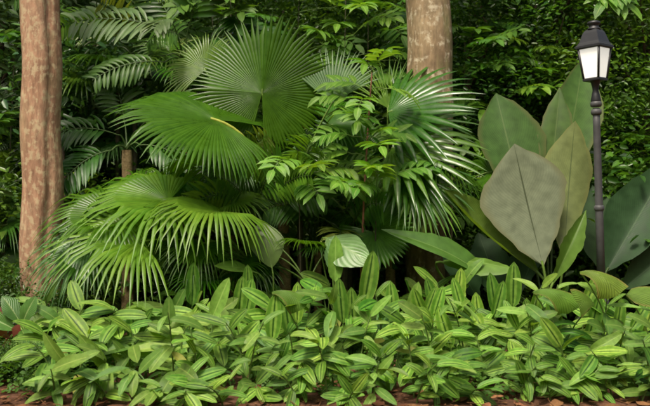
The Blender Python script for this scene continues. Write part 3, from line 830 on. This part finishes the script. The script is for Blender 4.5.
compound_shrub('tall compound leaved sapling behind the palms, left of the mossy trunk', G(362, 11.6), top(368, -20, 11.6), 12, top(0, 95, 11.6).z, M['compound'], 6, L=.65, ll=.34, lw=.1, reach=.5)
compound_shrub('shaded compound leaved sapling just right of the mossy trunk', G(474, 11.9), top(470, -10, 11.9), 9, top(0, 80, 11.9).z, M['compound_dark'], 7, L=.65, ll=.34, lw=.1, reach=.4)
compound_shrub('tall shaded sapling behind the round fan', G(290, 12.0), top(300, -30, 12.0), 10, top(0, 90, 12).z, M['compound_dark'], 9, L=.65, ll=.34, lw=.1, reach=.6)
compound_shrub('compound leaved sapling with yellow green leaves behind the reddish palm stem', G(215, 11.8), top(212, -10, 11.8), 9, top(0, 80, 11.8).z, M['compound'], 10, L=.6, ll=.3, lw=.09, reach=.5)

SAP = [(88, 12.2, 60, 'compound_dark', 'right of the pink trunk'), (110, 12.4, 170, 'feather_grey', 'behind the bare tan palm stem'), (150, 11.6, 120, 'compound_dark', 'between the tan and reddish palm stems'),
       (240, 11.0, -10, 'compound_dark', 'above the great round fan'), (270, 11.4, 190, 'compound_dark', 'deep below the great round fan'), 
       (352, 10.9, 0, 'compound', 'left of the mossy trunk bark'), (350, 10.6, 150, 'compound_dark', 'behind the red brown stem'), (462, 11.4, 40, 'compound_dark', 'touching the mossy trunk bark'),
       (505, 11.6, 70, 'wood_b', 'above the green diamond leaf'), (545, 11.8, 40, 'wood_b', 'left of the lantern'), (30, 11.6, 120, 'compound_dark', 'behind the pink trunk'), (8, 11.0, 60, 'compound_dark', 'left of the pink trunk'),
       (625, 11.4, 150, 'compound_dark', 'right of the lamp shaft'), (485, 10.8, 190, 'compound_dark', 'behind the long arching blades'), (205, 10.8, 190, 'compound', 'behind the drooping fans')]
for i, (px, d, py, mk, wh) in enumerate(SAP):
    R_ = random.Random(300 + i)
    tp_ = top(px + R_.uniform(-10, 10), py, d)
    lf_ = R_.uniform(.24, .36)
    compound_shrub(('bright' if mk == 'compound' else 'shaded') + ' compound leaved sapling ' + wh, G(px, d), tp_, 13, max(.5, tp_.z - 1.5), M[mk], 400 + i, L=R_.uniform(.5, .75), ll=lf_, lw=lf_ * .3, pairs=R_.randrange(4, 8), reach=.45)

# tree outside the frame whose branch hangs over the lamp
tb = V(3.95, 7.3, 0)
t = thing('overhanging_tree', 'bright green compound leaf branch hanging over the lantern from a sapling', 'tree', tb)
mb = MB(); tube(mb, bez(tb - V(0, 0, .05), tb + V(.1, 0, 2.2), tb + V(-.1, .1, 4.3), 14), [.06 - .0025 * i for i in range(15)], 9); mb.build('trunk', M['bark_dark'], t)
for i, (sp, d_, L_) in enumerate([((576, -8, 7.4), (.7, -.25, -.02), .45), ((632, -12, 7.4), (-.6, -.35, -.1), .4), ((668, -45, 7.2), (.4, -.5, -.1), .6), ((690, -20, 7.5), (.2, -.6, -.2), .5)]):
    ml, mr = MB(), MB(); st = P(*sp); s0 = tb + V(0, .02, 3.55)
    tube(mr, bez(s0, s0.lerp(st, .5) + V(0, 0, .3), st, 6), [.014, .013, .012, .011, .01, .008, .007], 6)
    R = random.Random(70 + i)
    pinnate(ml, mr, st, V(*d_), V(0, -.6, .8), L_, 5, .31, .095, droop=.7, ldroop=.8, k=7, rnd=R, rr=.006, taper=.25)
    f = ml.build('leaf', M['compound'], t); mr.build('petiole', M['petiole'], f)

# ------------------------------------------------------------------ diamond leaved palms on the right
def joey_leaf(plant, root, B, T, L, R, mat, pet='petiole_dark', seed=0, pr=.014, **k):
    mb = MB(); big_leaf(mb, P(*B), P(*T), P(*L), P(*R), rnd=random.Random(seed), **k)
    lf = mb.build('leaf', M[mat], plant)
    mp = MB(); b = P(*B); tdir = (P(*T) - b).normalized()
    tube(mp, bez(root, b - tdir * .25, b, 8) + [b + tdir * .06], [pr] * 10, 6)
    mp.build('petiole', M[pet], lf)
rj = G(550, 9.0) + V(0, 0, .02)
jp = thing('diamond_leaf_palm', 'stemless palm with huge grey and olive diamond leaves beside the lamp post', 'palm', G(550, 9.0))
mb = MB(); tube(mb, [rj - V(0, 0, .05), rj + V(0, 0, .05), rj + V(0, 0, .13)], [.09, .075, .04], 10, cap=True); mb.build('base', M['bark_palm'], jp)
joey_leaf(jp, rj, (543, 266, 8.6), (514, 144, 8.75), (481, 204, 8.65), (568, 176, 8.6), 'joey_grey', 'petiole', 1, bow=-.03, cup=-.05, p=.92)
joey_leaf(jp, rj, (564, 258, 8.8), (575, 121, 9.0), (541, 168, 8.95), (595, 168, 8.85), 'joey_yellow', 'petiole', 2, bow=-.04, cup=-.05, p=.95)
joey_leaf(jp, rj, (525, 215, 9.3), (496, 93, 9.6), (478, 140, 9.5), (546, 138, 9.35), 'joey_green', seed=3, bow=.02, cup=.04, p=.8)
joey_leaf(jp, rj, (555, 200, 9.35), (583, 60, 9.8), (541, 120, 9.55), (598, 118, 9.7), 'joey_green', seed=4, bow=.03, cup=.05, p=.8)
joey_leaf(jp, rj, (548, 200, 9.2), (560, 88, 9.4), (538, 134, 9.3), (574, 132, 9.25), 'joey_green', seed=5, bow=.02, cup=-.03, p=.8)
joey_leaf(jp, rj, (552, 285, 8.7), (586, 210, 8.75), (562, 240, 8.7), (581, 248, 8.65), 'joey_light', 'petiole', 6, p=.9)
joey_leaf(jp, rj, (540, 275, 8.8), (443, 189, 8.9), (470, 225, 8.75), (500, 218, 8.95), 'joey_light', 'petiole', 7, bow=-.05, cup=.12, p=.8)

rj2 = G(500, 9.1) + V(0, 0, .02)
jp = thing('diamond_leaf_palm', 'low stemless palm with long arching green blades left of the grey diamond leaf', 'palm', G(500, 9.1))
mb = MB(); tube(mb, [rj2 - V(0, 0, .05), rj2 + V(0, 0, .05), rj2 + V(0, 0, .12)], [.08, .065, .04], 10, cap=True); mb.build('base', M['bark_palm'], jp)
joey_leaf(jp, rj2, (505, 294, 8.8), (382, 230, 8.5), (428, 257, 8.45), (450, 246, 8.75), 'joey_light', 'petiole', 8, bow=.09, cup=-.03, p=.8)
joey_leaf(jp, rj2, (440, 262, 8.8), (518, 271, 8.4), (480, 278, 8.4), (470, 258, 8.8), 'joey_light', 'petiole', 9, bow=.06, cup=-.03, p=.8)
joey_leaf(jp, rj2, (478, 300, 9.0), (440, 242, 9.1), (445, 275, 9.0), (475, 260, 9.1), 'joey_dark', seed=10, p=.8)
joey_leaf(jp, rj2, (500, 300, 9.1), (478, 232, 9.3), (468, 268, 9.2), (510, 262, 9.2), 'joey_dark', seed=11, p=.8)
joey_leaf(jp, rj2, (515, 300, 9.0), (540, 238, 9.2), (505, 262, 9.1), (535, 270, 9.1), 'joey_dark', seed=12, p=.8)

rj3 = G(612, 9.3) + V(0, 0, .02)
jp = thing('diamond_leaf_palm', 'stemless palm with dark green diamond leaves behind the lamp post', 'palm', G(612, 9.3))
mb = MB(); tube(mb, [rj3 - V(0, 0, .05), rj3 + V(0, 0, .05), rj3 + V(0, 0, .12)], [.08, .065, .04], 10, cap=True); mb.build('base', M['bark_palm'], jp)
joey_leaf(jp, rj3, (606, 272, 9.2), (672, 158, 9.4), (606, 205, 9.4), (672, 225, 9.1), 'joey_dark', seed=20, bow=-.03, cup=.06, p=.85)
joey_leaf(jp, rj3, (612, 280, 9.4), (592, 185, 9.7), (575, 235, 9.6), (625, 228, 9.5), 'joey_dark', seed=21, bow=.03, cup=.04, p=.85)
joey_leaf(jp, rj3, (622, 290, 9.3), (690, 235, 9.2), (640, 250, 9.3), (670, 275, 9.1), 'joey_dark', seed=22, bow=.03, cup=.04, p=.85)

# young palms with bent toothed blades before the lamp
def bent_plant(label, px, d, blades, mat='bent', shape=shape_fish, ragged=.08):
    b = G(px, d)
    t = thing('young_palm', label, 'palm', b)
    mb0 = MB(); tube(mb0, [b - V(0, 0, .03), b + V(0, 0, .06)], [.025, .018], 8, cap=True); mb0.build('base', M['petiole'], t)
    for i, (B, d_, n_, L, W, dr, fo) in enumerate(blades):
        p = P(*B); mb = MB()
        leaf(mb, p, V(*d_), V(*n_), L, W, droop=dr, fold=fo, k=8, shape=shape, ragged=ragged, r=i * .37, rnd=random.Random(i + px))
        f = mb.build('leaf', M[mat], t)
        mp = MB(); tube(mp, bez(b, V(b.x, b.y, p.z * .6), p, 6), [.007] * 7, 5); mp.build('petiole', M['petiole'], f)
bent_plant('young palm with bent toothed yellow green blades left of the lamp base', 560, 7.15,
           [((533, 292, 7.0), (.9, -.25, .3), (0, -.5, .85), .42, .26, 1.5, -.5), ((594, 304, 6.95), (-.5, -.5, .35), (.2, -.8, .5), .26, .26, .8, -.3)])
bent_plant('young palm with a bent toothed blade hanging before the lamp post', 615, 7.1,
           [((580, 272, 6.95), (.85, -.35, .15), (.1, -.5, .85), .4, .3, 1.6, -.4)])
bent_plant('young palm with a smooth yellow edged blade right of the lamp', 655, 7.1,
           [((626, 295, 7.0), (.95, -.2, .12), (.05, -.75, .65), .48, .22, .5, -.3)], shape=shape_oval, ragged=0)
bent_plant('young palm with a bent toothed blade in the middle of the bed', 305, 7.5,
           [((272, 292, 7.35), (.9, -.25, .2), (0, -.5, .85), .36, .24, 1.4, -.5)])

# pale broad leaves in the middle
def broad_plant(name, label, px, d, leaves, pet='petiole'):
    b = G(px, d); t = thing(name, label, 'plant', b)
    mb0 = MB(); tube(mb0, [b - V(0, 0, .03), b + V(0, 0, .07)], [.03, .02], 8, cap=True); mb0.build('base', M['petiole'], t)
    for i, (B, T, L, R, mt) in enumerate(leaves):
        joey_leaf(t, b + V(0, 0, .03), B, T, L, R, mt, pet, 90 + i, pr=.008, bow=.05, cup=-.04, p=.7, teeth=.003, pleat=0)
broad_plant('taro', 'pale mint green broad leaved plant rising behind the ginger bed', 345, 8.5,
            [((326, 238, 8.45), (371, 264, 8.05), (336, 266, 8.15), (356, 235, 8.4), 'pale'), ((333, 275, 8.3), (334, 236, 8.35), (324, 255, 8.3), (342, 255, 8.3), 'pale')])
broad_plant('broad_leaf_plant', 'folded light green broad leaf plant beside the drooping fans', 268, 8.8,
            [((272, 268, 8.5), (262, 222, 8.7), (246, 240, 8.6), (285, 240, 8.6), 'joey_light'), ((254, 272, 8.4), (214, 266, 8.2), (233, 272, 8.2), (235, 261, 8.4), 'joey_light')])
broad_plant('broad_leaf_plant', 'glossy green broad leaf plant at the foot of the pink trunk', 18, 7.6,
            [((20, 322, 7.5), (2, 296, 7.55), (3, 314, 7.45), (18, 300, 7.6), 'broad'), ((22, 325, 7.5), (36, 296, 7.5), (20, 308, 7.5), (36, 312, 7.45), 'broad'), ((16, 330, 7.5), (-10, 318, 7.5), (0, 330, 7.4), (4, 314, 7.5), 'broad'), ((22, 330, 7.45), (28, 345, 7.2), (18, 338, 7.25), (33, 333, 7.3), 'ginger')])
broad_plant('red_leaf_plant', 'plant with rust red leaves beside the glossy broad leaf plant', 4, 7.7,
            [((8, 338, 7.6), (-6, 324, 7.5), (-4, 334, 7.5), (4, 326, 7.6), 'rust'), ((8, 338, 7.55), (20, 324, 7.4), (10, 330, 7.5), (20, 332, 7.4), 'rust'), ((6, 335, 7.7), (2, 305, 7.8), (-3, 318, 7.7), (8, 318, 7.7), 'rust'), ((10, 345, 7.5), (16, 362, 7.3), (9, 354, 7.35), (20, 352, 7.4), 'rust')], pet='stem_red')

# ------------------------------------------------------------------ lamp post
def lathe(mb, prof, c, sides=24, sq=False, rot=0.0):
    rows = []
    for r, z in prof:
        rows.append([mb.vert(c + V(math.cos(2 * math.pi * i / sides + rot) * r, math.sin(2 * math.pi * i / sides + rot) * r, z)) for i in range(sides)])
    mb.strip(rows, True); mb.f.append(tuple(reversed(rows[0]))); mb.f.append(tuple(rows[-1]))
ld = 8.2
lb = G(603.5, ld)
lamp = thing('lamp_post', 'grey iron garden lamp post with a black four sided lit lantern', 'lamp', lb)
lamp.rotation_euler = (0, math.radians(-1.7), 0)
def lz(py): return CAMH - (py - CY) / FPX * ld
O = lb
mb = MB(); lathe(mb, [(.1, -.03), (.1, .05), (.085, .07), (.075, .1), (.072, .62), (.066, .66), (.056, .70), (.05, .72)], O); mb.build('base', M['iron'], lamp)
mb = MB(); lathe(mb, [(.043, .70), (.040, 1.5), (.037, 2.4), (.035, lz(108))], O); mb.build('shaft', M['iron'], lamp)
for py, r in ((208, .05), (112, .052), (104, .056)):
    mb = MB(); z = lz(py); lathe(mb, [(r * .8, z - .03), (r, z - .02), (r * 1.05, z), (r, z + .02), (r * .8, z + .03)], O); mb.build('collar', M['iron'], lamp)
mb = MB(); z = lz(100); lathe(mb, [(.044, z - .05), (.052, z), (.04, z + .06), (.03, z + .1), (.035, z + .14), (.055, lz(79) - .01), (.06, lz(79))], O); mb.build('neck', M['iron_black'], lamp)
zb, zt = lz(78), lz(48)
hb, ht = .118, .168               # half diagonal at the foot and the head of the lantern
ROT = math.radians(-4)
def cor(i, r, z): return O + V(math.cos(i * math.pi / 2 + ROT) * r, math.sin(i * math.pi / 2 + ROT) * r, z)
mb = MB(); lathe(mb, [(hb + .012, zb - .03), (hb + .014, zb - .012), (hb + .002, zb)], O, 4, rot=ROT); mb.build('lantern_floor', M['iron_black'], lamp, smooth=False)
for i in range(4):
    mb = MB(); tube(mb, [cor(i, hb, zb - .005), cor(i, ht, zt + .005)], [.013, .013], 6, cap=True); mb.build('corner_bar', M['iron_black'], lamp)
    a, b, c, d = cor(i, hb - .006, zb), cor(i + 1, hb - .006, zb), cor(i + 1, ht - .006, zt), cor(i, ht - .006, zt)
    mb = MB(); n_ = (b - a).cross(d - a).normalized() * .004
    f1 = [mb.vert(x) for x in (a, b, c, d)]; f2 = [mb.vert(x - n_) for x in (a, b, c, d)]
    mb.f += [tuple(f1), tuple(reversed(f2))] + [(f1[k], f2[k], f2[(k + 1) % 4], f1[(k + 1) % 4]) for k in range(4)]
    mb.build('pane', M['pane'], lamp, smooth=False)
mb = MB(); lathe(mb, [(ht + .012, zt - .012), (ht + .03, zt), (ht + .03, zt + .02), (ht + .008, zt + .035), (ht - .012, zt + .06), (.115, lz(33)), (.1, lz(31)), (.078, lz(29.5))], O, 4, rot=ROT); mb.build('lantern_roof', M['iron_black'], lamp, smooth=False)
mb = MB(); lathe(mb, [(.07, lz(29.6)), (.062, lz(28)), (.05, lz(27)), (.05, lz(25)), (.066, lz(24)), (.066, lz(22)), (.045, lz(21)), (.02, lz(20.5))], O, 20); mb.build('finial', M['iron_black'], lamp)

# ------------------------------------------------------------------ the ginger bed
R = random.Random(42)
leaf_protos = []
for i in range(9):
    mb = MB()
    leaf(mb, V(0, 0, 0), V(1, 0, 0), V(0, 0, 1), 1.0, R.uniform(.29, .36), droop=[.2, .45, .7, .95, 1.2, .5, .8, .1, .3][i], fold=R.uniform(.15, .45), k=9, shape=shape_oval, rnd=R, wave=.035)
    leaf_protos.append([tuple(v) for v in mb.v]); last = mb
    leaf_protos[-1] = mb
LEAF = {}
def leaf_mesh(i, mk):
    if (i, mk) not in LEAF:
        me = leaf_protos[i].mesh('leaf'); me.materials.append(M[mk]); LEAF[(i, mk)] = me
    return LEAF[(i, mk)]
def put_leaf(parent, base, p, d, n, L, mk, i, wsc=1.0):
    d, n, s = frame(d, n)
    y = n.cross(d)
    m = Matrix(((d.x, y.x, n.x), (d.y, y.y, n.y), (d.z, y.z, n.z)))
    o = bpy.data.objects.new('leaf', leaf_mesh(i, mk)); COL.objects.link(o)
    o.parent = parent; o.location = p - base; o.rotation_euler = m.to_euler(); o.scale = (L, L * wsc, L)
    return o
KIND = {
    'striped': ('variegated_ginger', 'ginger shoot with pale striped light green leaves in the front bed', 'striped ginger shoots of the bed'),
    'striped_dark': ('variegated_ginger', 'ginger shoot with deeper green striped leaves in the front bed', 'deeper green striped ginger shoots'),
    'ginger': ('ginger', 'ginger shoot with plain light green layered leaves in the front bed', 'plain ginger shoots of the bed'),
}
ZONES = [(60, 'before the pink trunk'), (120, 'under the drooping fan tips'), (180, 'below the drooping fan palm'), (235, 'right of the drooping fans'), (285, 'before the folded broad leaf'),
         (335, 'left of the pale mint leaf'), (385, 'before the pale mint leaf'), (440, 'before the mossy trunk'), (495, 'below the long arching blades'), (545, 'below the grey diamond leaf'),
         (590, 'left of the lamp foot'), (625, 'before the lamp foot'), (999, 'right of the lamp foot')]
def zone(px): return next(z for a, z in ZONES if px < a)
def shoot(x, y, h, kind, nl, lean, L, facing, seed, label=None, group=None, toplist=None, row=''):
    R = random.Random(seed)
    nm, lb, gp = KIND[kind]
    b = V(x, y, -.02)
    px = x / y * FPX + CX
    t = thing(nm, label or lb, 'ginger', b, group or gp)
    tp = V(x + lean[0], y + lean[1], h)
    pts = bez(b, V(x + lean[0] * .25, y + lean[1] * .25, h * .65), tp, 7)
    mb = MB(); tube(mb, pts, [.009 - .0006 * i for i in range(8)], 5); mb.build('stem', M['stem_green'], t)
    yel = False
    for i in range(nl):
        f = .14 + .84 * (i + .6) / nl
        q = f * 7; k = min(6, int(q)); p = pts[k].lerp(pts[k + 1], q - k)
        side = 1 if (i + seed) % 2 else -1
        c = R.random()
        if c < .45:      # sideways
            a = facing + side * R.uniform(.9, 1.7); up = R.uniform(-.1, .35)
        elif c < .72:    # towards the path, hanging
            a = facing + side * R.uniform(.0, .8); up = R.uniform(-.75, -.1)
        else:            # raised
            a = facing + side * R.uniform(.4, 2.0); up = R.uniform(.4, 1.3)
        if f > .9: up += .4
        d = V(math.sin(a), -math.cos(a), up)
        n = V(R.uniform(-.5, .5), R.uniform(-1.0, -.1), R.uniform(.45, .95))
        mk = kind
        if R.random() < .012 and f < .8: mk = 'ginger_yellow'; yel = True
        put_leaf(t, b, p, d, n, L * R.uniform(.62, 1.15) * (.8 + .2 * f), mk, R.randrange(9), R.uniform(.85, 1.2))
    for (d, n, LL, mk, pi) in (toplist or []):
        put_leaf(t, b, tp, d, n, LL, mk, pi, 1.02)
    look = {'striped': 'pale striped', 'striped_dark': 'deep green striped', 'ginger': 'plain green'}[kind]
    if toplist: look = 'tall ' + look
    t['label'] = look + ' ginger shoot' + (', one yellowing leaf,' if yel and not toplist else '') + (', one upright leaf on top,' if toplist else '') + (' ' + row if row else '') + ' ' + zone(px)
    t['group'] = 'ginger: ' + t['label']
    return t

n = 0
rows = [(6.24, .2, .25), (6.38, .34, .28), (6.56, .46, .29), (6.8, .55, .30), (7.1, .60, .31), (7.45, .60, .33), (7.85, .56, .34), (8.25, .5, .34)]
for ri, (d, h, L) in enumerate(rows):
    x0 = ((26 if ri > 3 else 44) - CX) / FPX * d
    if ri == 0: x0 = (105 - CX) / FPX * d
    x1 = (668 - CX) / FPX * d
    x = x0 + R.uniform(0, .2)
    while x < x1:
        px = x / d * FPX + CX
        left = px < 225
        kind = ('ginger' if R.random() < .75 else 'striped') if left else ('striped' if R.random() < .55 else ('striped_dark' if R.random() < .4 else 'ginger'))
        hh = h * R.uniform(.62, 1.25) * (1 + .16 * math.sin(x * 3.1 + ri * 1.7))
        yy = d + R.uniform(-.13, .13)
        gap = R.random() < .1 or math.sin(x * 4.3 + ri * 2.1) + math.sin(x * 2.3 - ri) > 1.62 or (ri == 0 and R.random() < .25)
        if not gap and not (ri >= 5 and 590 < px < 615):
            shoot(x, yy, hh, kind, R.randrange(7, 12), (R.uniform(-.2, .2), R.uniform(-.2, .06)), L * (1.12 if left else 1.0), R.gauss(0, .4), 100 + n,
                  row='on soil edge' if ri < 3 else ('amid bed' if ri < 6 else 'back of bed'))
        n += 1
        x += R.uniform(.23, .42)
# upright shoots standing above the bed
UPR = [(192, 306, 272, 8.2, .05, 'striped'), (238, 318, 285, 7.8, .12, 'striped'), (248, 298, 272, 8.1, 0, 'striped'), (290, 335, 300, 7.7, -.15, 'striped'),
       (364, 305, 262, 7.9, .18, 'striped'), (343, 324, 288, 7.8, -.1, 'striped'), (393, 323, 290, 7.8, -.06, 'striped'), (457, 306, 276, 8.0, .1, 'striped'),
       (494, 318, 288, 7.8, .25, 'striped'), (513, 308, 272, 8.0, 0, 'striped'), (555, 335, 299, 7.6, -.08, 'striped'), (425, 318, 292, 7.9, .35, 'striped'),
       (335, 282, 246, 8.2, .02, 'ginger'), (410, 322, 290, 8.1, .2, 'ginger'), (632, 340, 312, 7.6, .3, 'striped_dark'), (170, 318, 292, 8.0, .5, 'ginger')]
for i in range(30):
    px = R.uniform(120, 650); yt = R.uniform(278, 318)
    UPR.append((px, yt + R.uniform(26, 38), yt, R.uniform(7.3, 8.2), R.gauss(0, .3), 'striped' if px > 230 else 'ginger'))
for i, (px, y0, y1, d, tl, mk) in enumerate(UPR):
    p0 = P(px, y0, d); LL = (y0 - y1) / FPX * d * 1.3
    shoot(p0.x, d, p0.z, mk, R.randrange(3, 5), (0, 0), .34, R.gauss(0, .3), 900 + i,
          toplist=[(V(tl, -.08, 1), V(R.uniform(-.3, .3), -1, .15), LL, mk, 7)])
for i in range(16):
    px = R.uniform(175, 470); d = R.uniform(8.5, 9.0)
    shoot((px - CX) / FPX * d, d, R.uniform(.5, .78), R.choice(('ginger', 'striped_dark', 'striped')), R.randrange(6, 9), (R.uniform(-.15, .15), R.uniform(-.2, 0)), .38, R.gauss(0, .4), 1500 + i, row='rising behind')
# low dark undergrowth leaves added to deepen the shade between the shoots
ub = [(random.uniform(-3.1, 3.5), random.uniform(6.55, 9.0), .06, .28, .2, .13) for q in range(150)]
um = crown_mesh('shadefill', rng, ub, 22000, .06, clump=.07); um.materials.append(M['compound_dark'])
o = bpy.data.objects.new('shadefill', um); COL.objects.link(o); o['kind'] = 'stuff'
tag(o, 'low dark green undergrowth leaves added to darken the gaps beneath the ginger', 'shadefill')
# dark strap leaved tufts in the front
for i, px in enumerate((388, 372, 622)):
    b = G(px, 6.55 + .1 * i); t = thing('strap_leaf_tuft', 'dark green strap leaved tuft at the front edge of the bed', 'plant', b, 'strap leaved tufts')
    for k in range(12):
        a = R.uniform(0, 6.28); mb = MB()
        leaf(mb, b, V(math.cos(a) * .6, math.sin(a) * .6, 1), V(0, -.5, .5), R.uniform(.22, .32), .035, droop=1.4, k=6, shape=shape_strap, rnd=R)
        mb.build('leaf', M['compound_dark'], t)

# ------------------------------------------------------------------ fallen leaves and litter
for px, d in ((430, 6.6), (445, 6.9), (420, 6.75), (455, 6.5), (300, 6.4), (345, 6.35), (520, 6.4), (600, 6.4), (560, 6.45), (640, 6.45)):
    shoot((px - CX) / FPX * d, d, R.uniform(.2, .34), 'striped', 8, (R.uniform(-.15, .15), -.1), .27, 0, 1600 + px, row='on soil edge')
fp = []
for i in range(5):
    mb = MB(); leaf(mb, V(0, 0, 0), V(1, 0, 0), V(0, 0, 1), 1, R.uniform(.32, .5), droop=R.uniform(-.3, .5), fold=R.uniform(-.1, .5), k=6, shape=shape_oval, rnd=R, wave=.08)
    me = mb.mesh('fallen_leaf'); me.materials.append(M['dead']); fp.append(me)
for i in range(110):
    d = R.uniform(5.9, 6.75); x = R.uniform(-3.0, 3.0)
    o = bpy.data.objects.new('fallen_leaf', R.choice(fp)); COL.objects.link(o)
    o.location = (x, d, .012 + R.uniform(0, .015)); s = R.uniform(.09, .2); o.scale = (s, s, s)
    o.rotation_euler = (R.uniform(-.4, .4), R.uniform(-.2, .2), R.uniform(0, 6.28))
    tag(o, 'brown curled dead leaf lying on the soil before the bed', 'fallen leaf', 'dead leaves on the soil')
mb = MB()
for i in range(2600):
    d = R.uniform(5.7, 8.2); x = R.uniform(-3.6, 3.6); a = R.uniform(0, 6.28)
    s = R.uniform(.015, .05); c, q = math.cos(a) * s, math.sin(a) * s; z = R.uniform(.004, .02)
    ids = [mb.vert(p, 0, .5, R.random()) for p in (V(x, d, z), V(x + c * .5 - q * .2, d + q * .5 + c * .2, z + .006), V(x + c, d + q, z + R.uniform(-.003, .01)), V(x + c * .5 + q * .2, d + q * .5 - c * .2, z + .002))]
    mb.f.append(tuple(ids))
for i in range(260):
    d = R.uniform(5.8, 7.4); x = R.uniform(-3.4, 3.4); a = R.uniform(0, 6.28); L = R.uniform(.08, .3)
    p = V(x, d, .012); e = p + V(math.cos(a) * L, math.sin(a) * L, R.uniform(0, .05))
    tube(mb, [p, (p + e) / 2 + V(R.uniform(-.02, .02), 0, .01), e], [.004, .003, .002], 4)
o = mb.build('leaf_litter', M['dead']); o['kind'] = 'stuff'
tag(o, 'fine brown leaf litter and twigs covering the soil', 'litter')
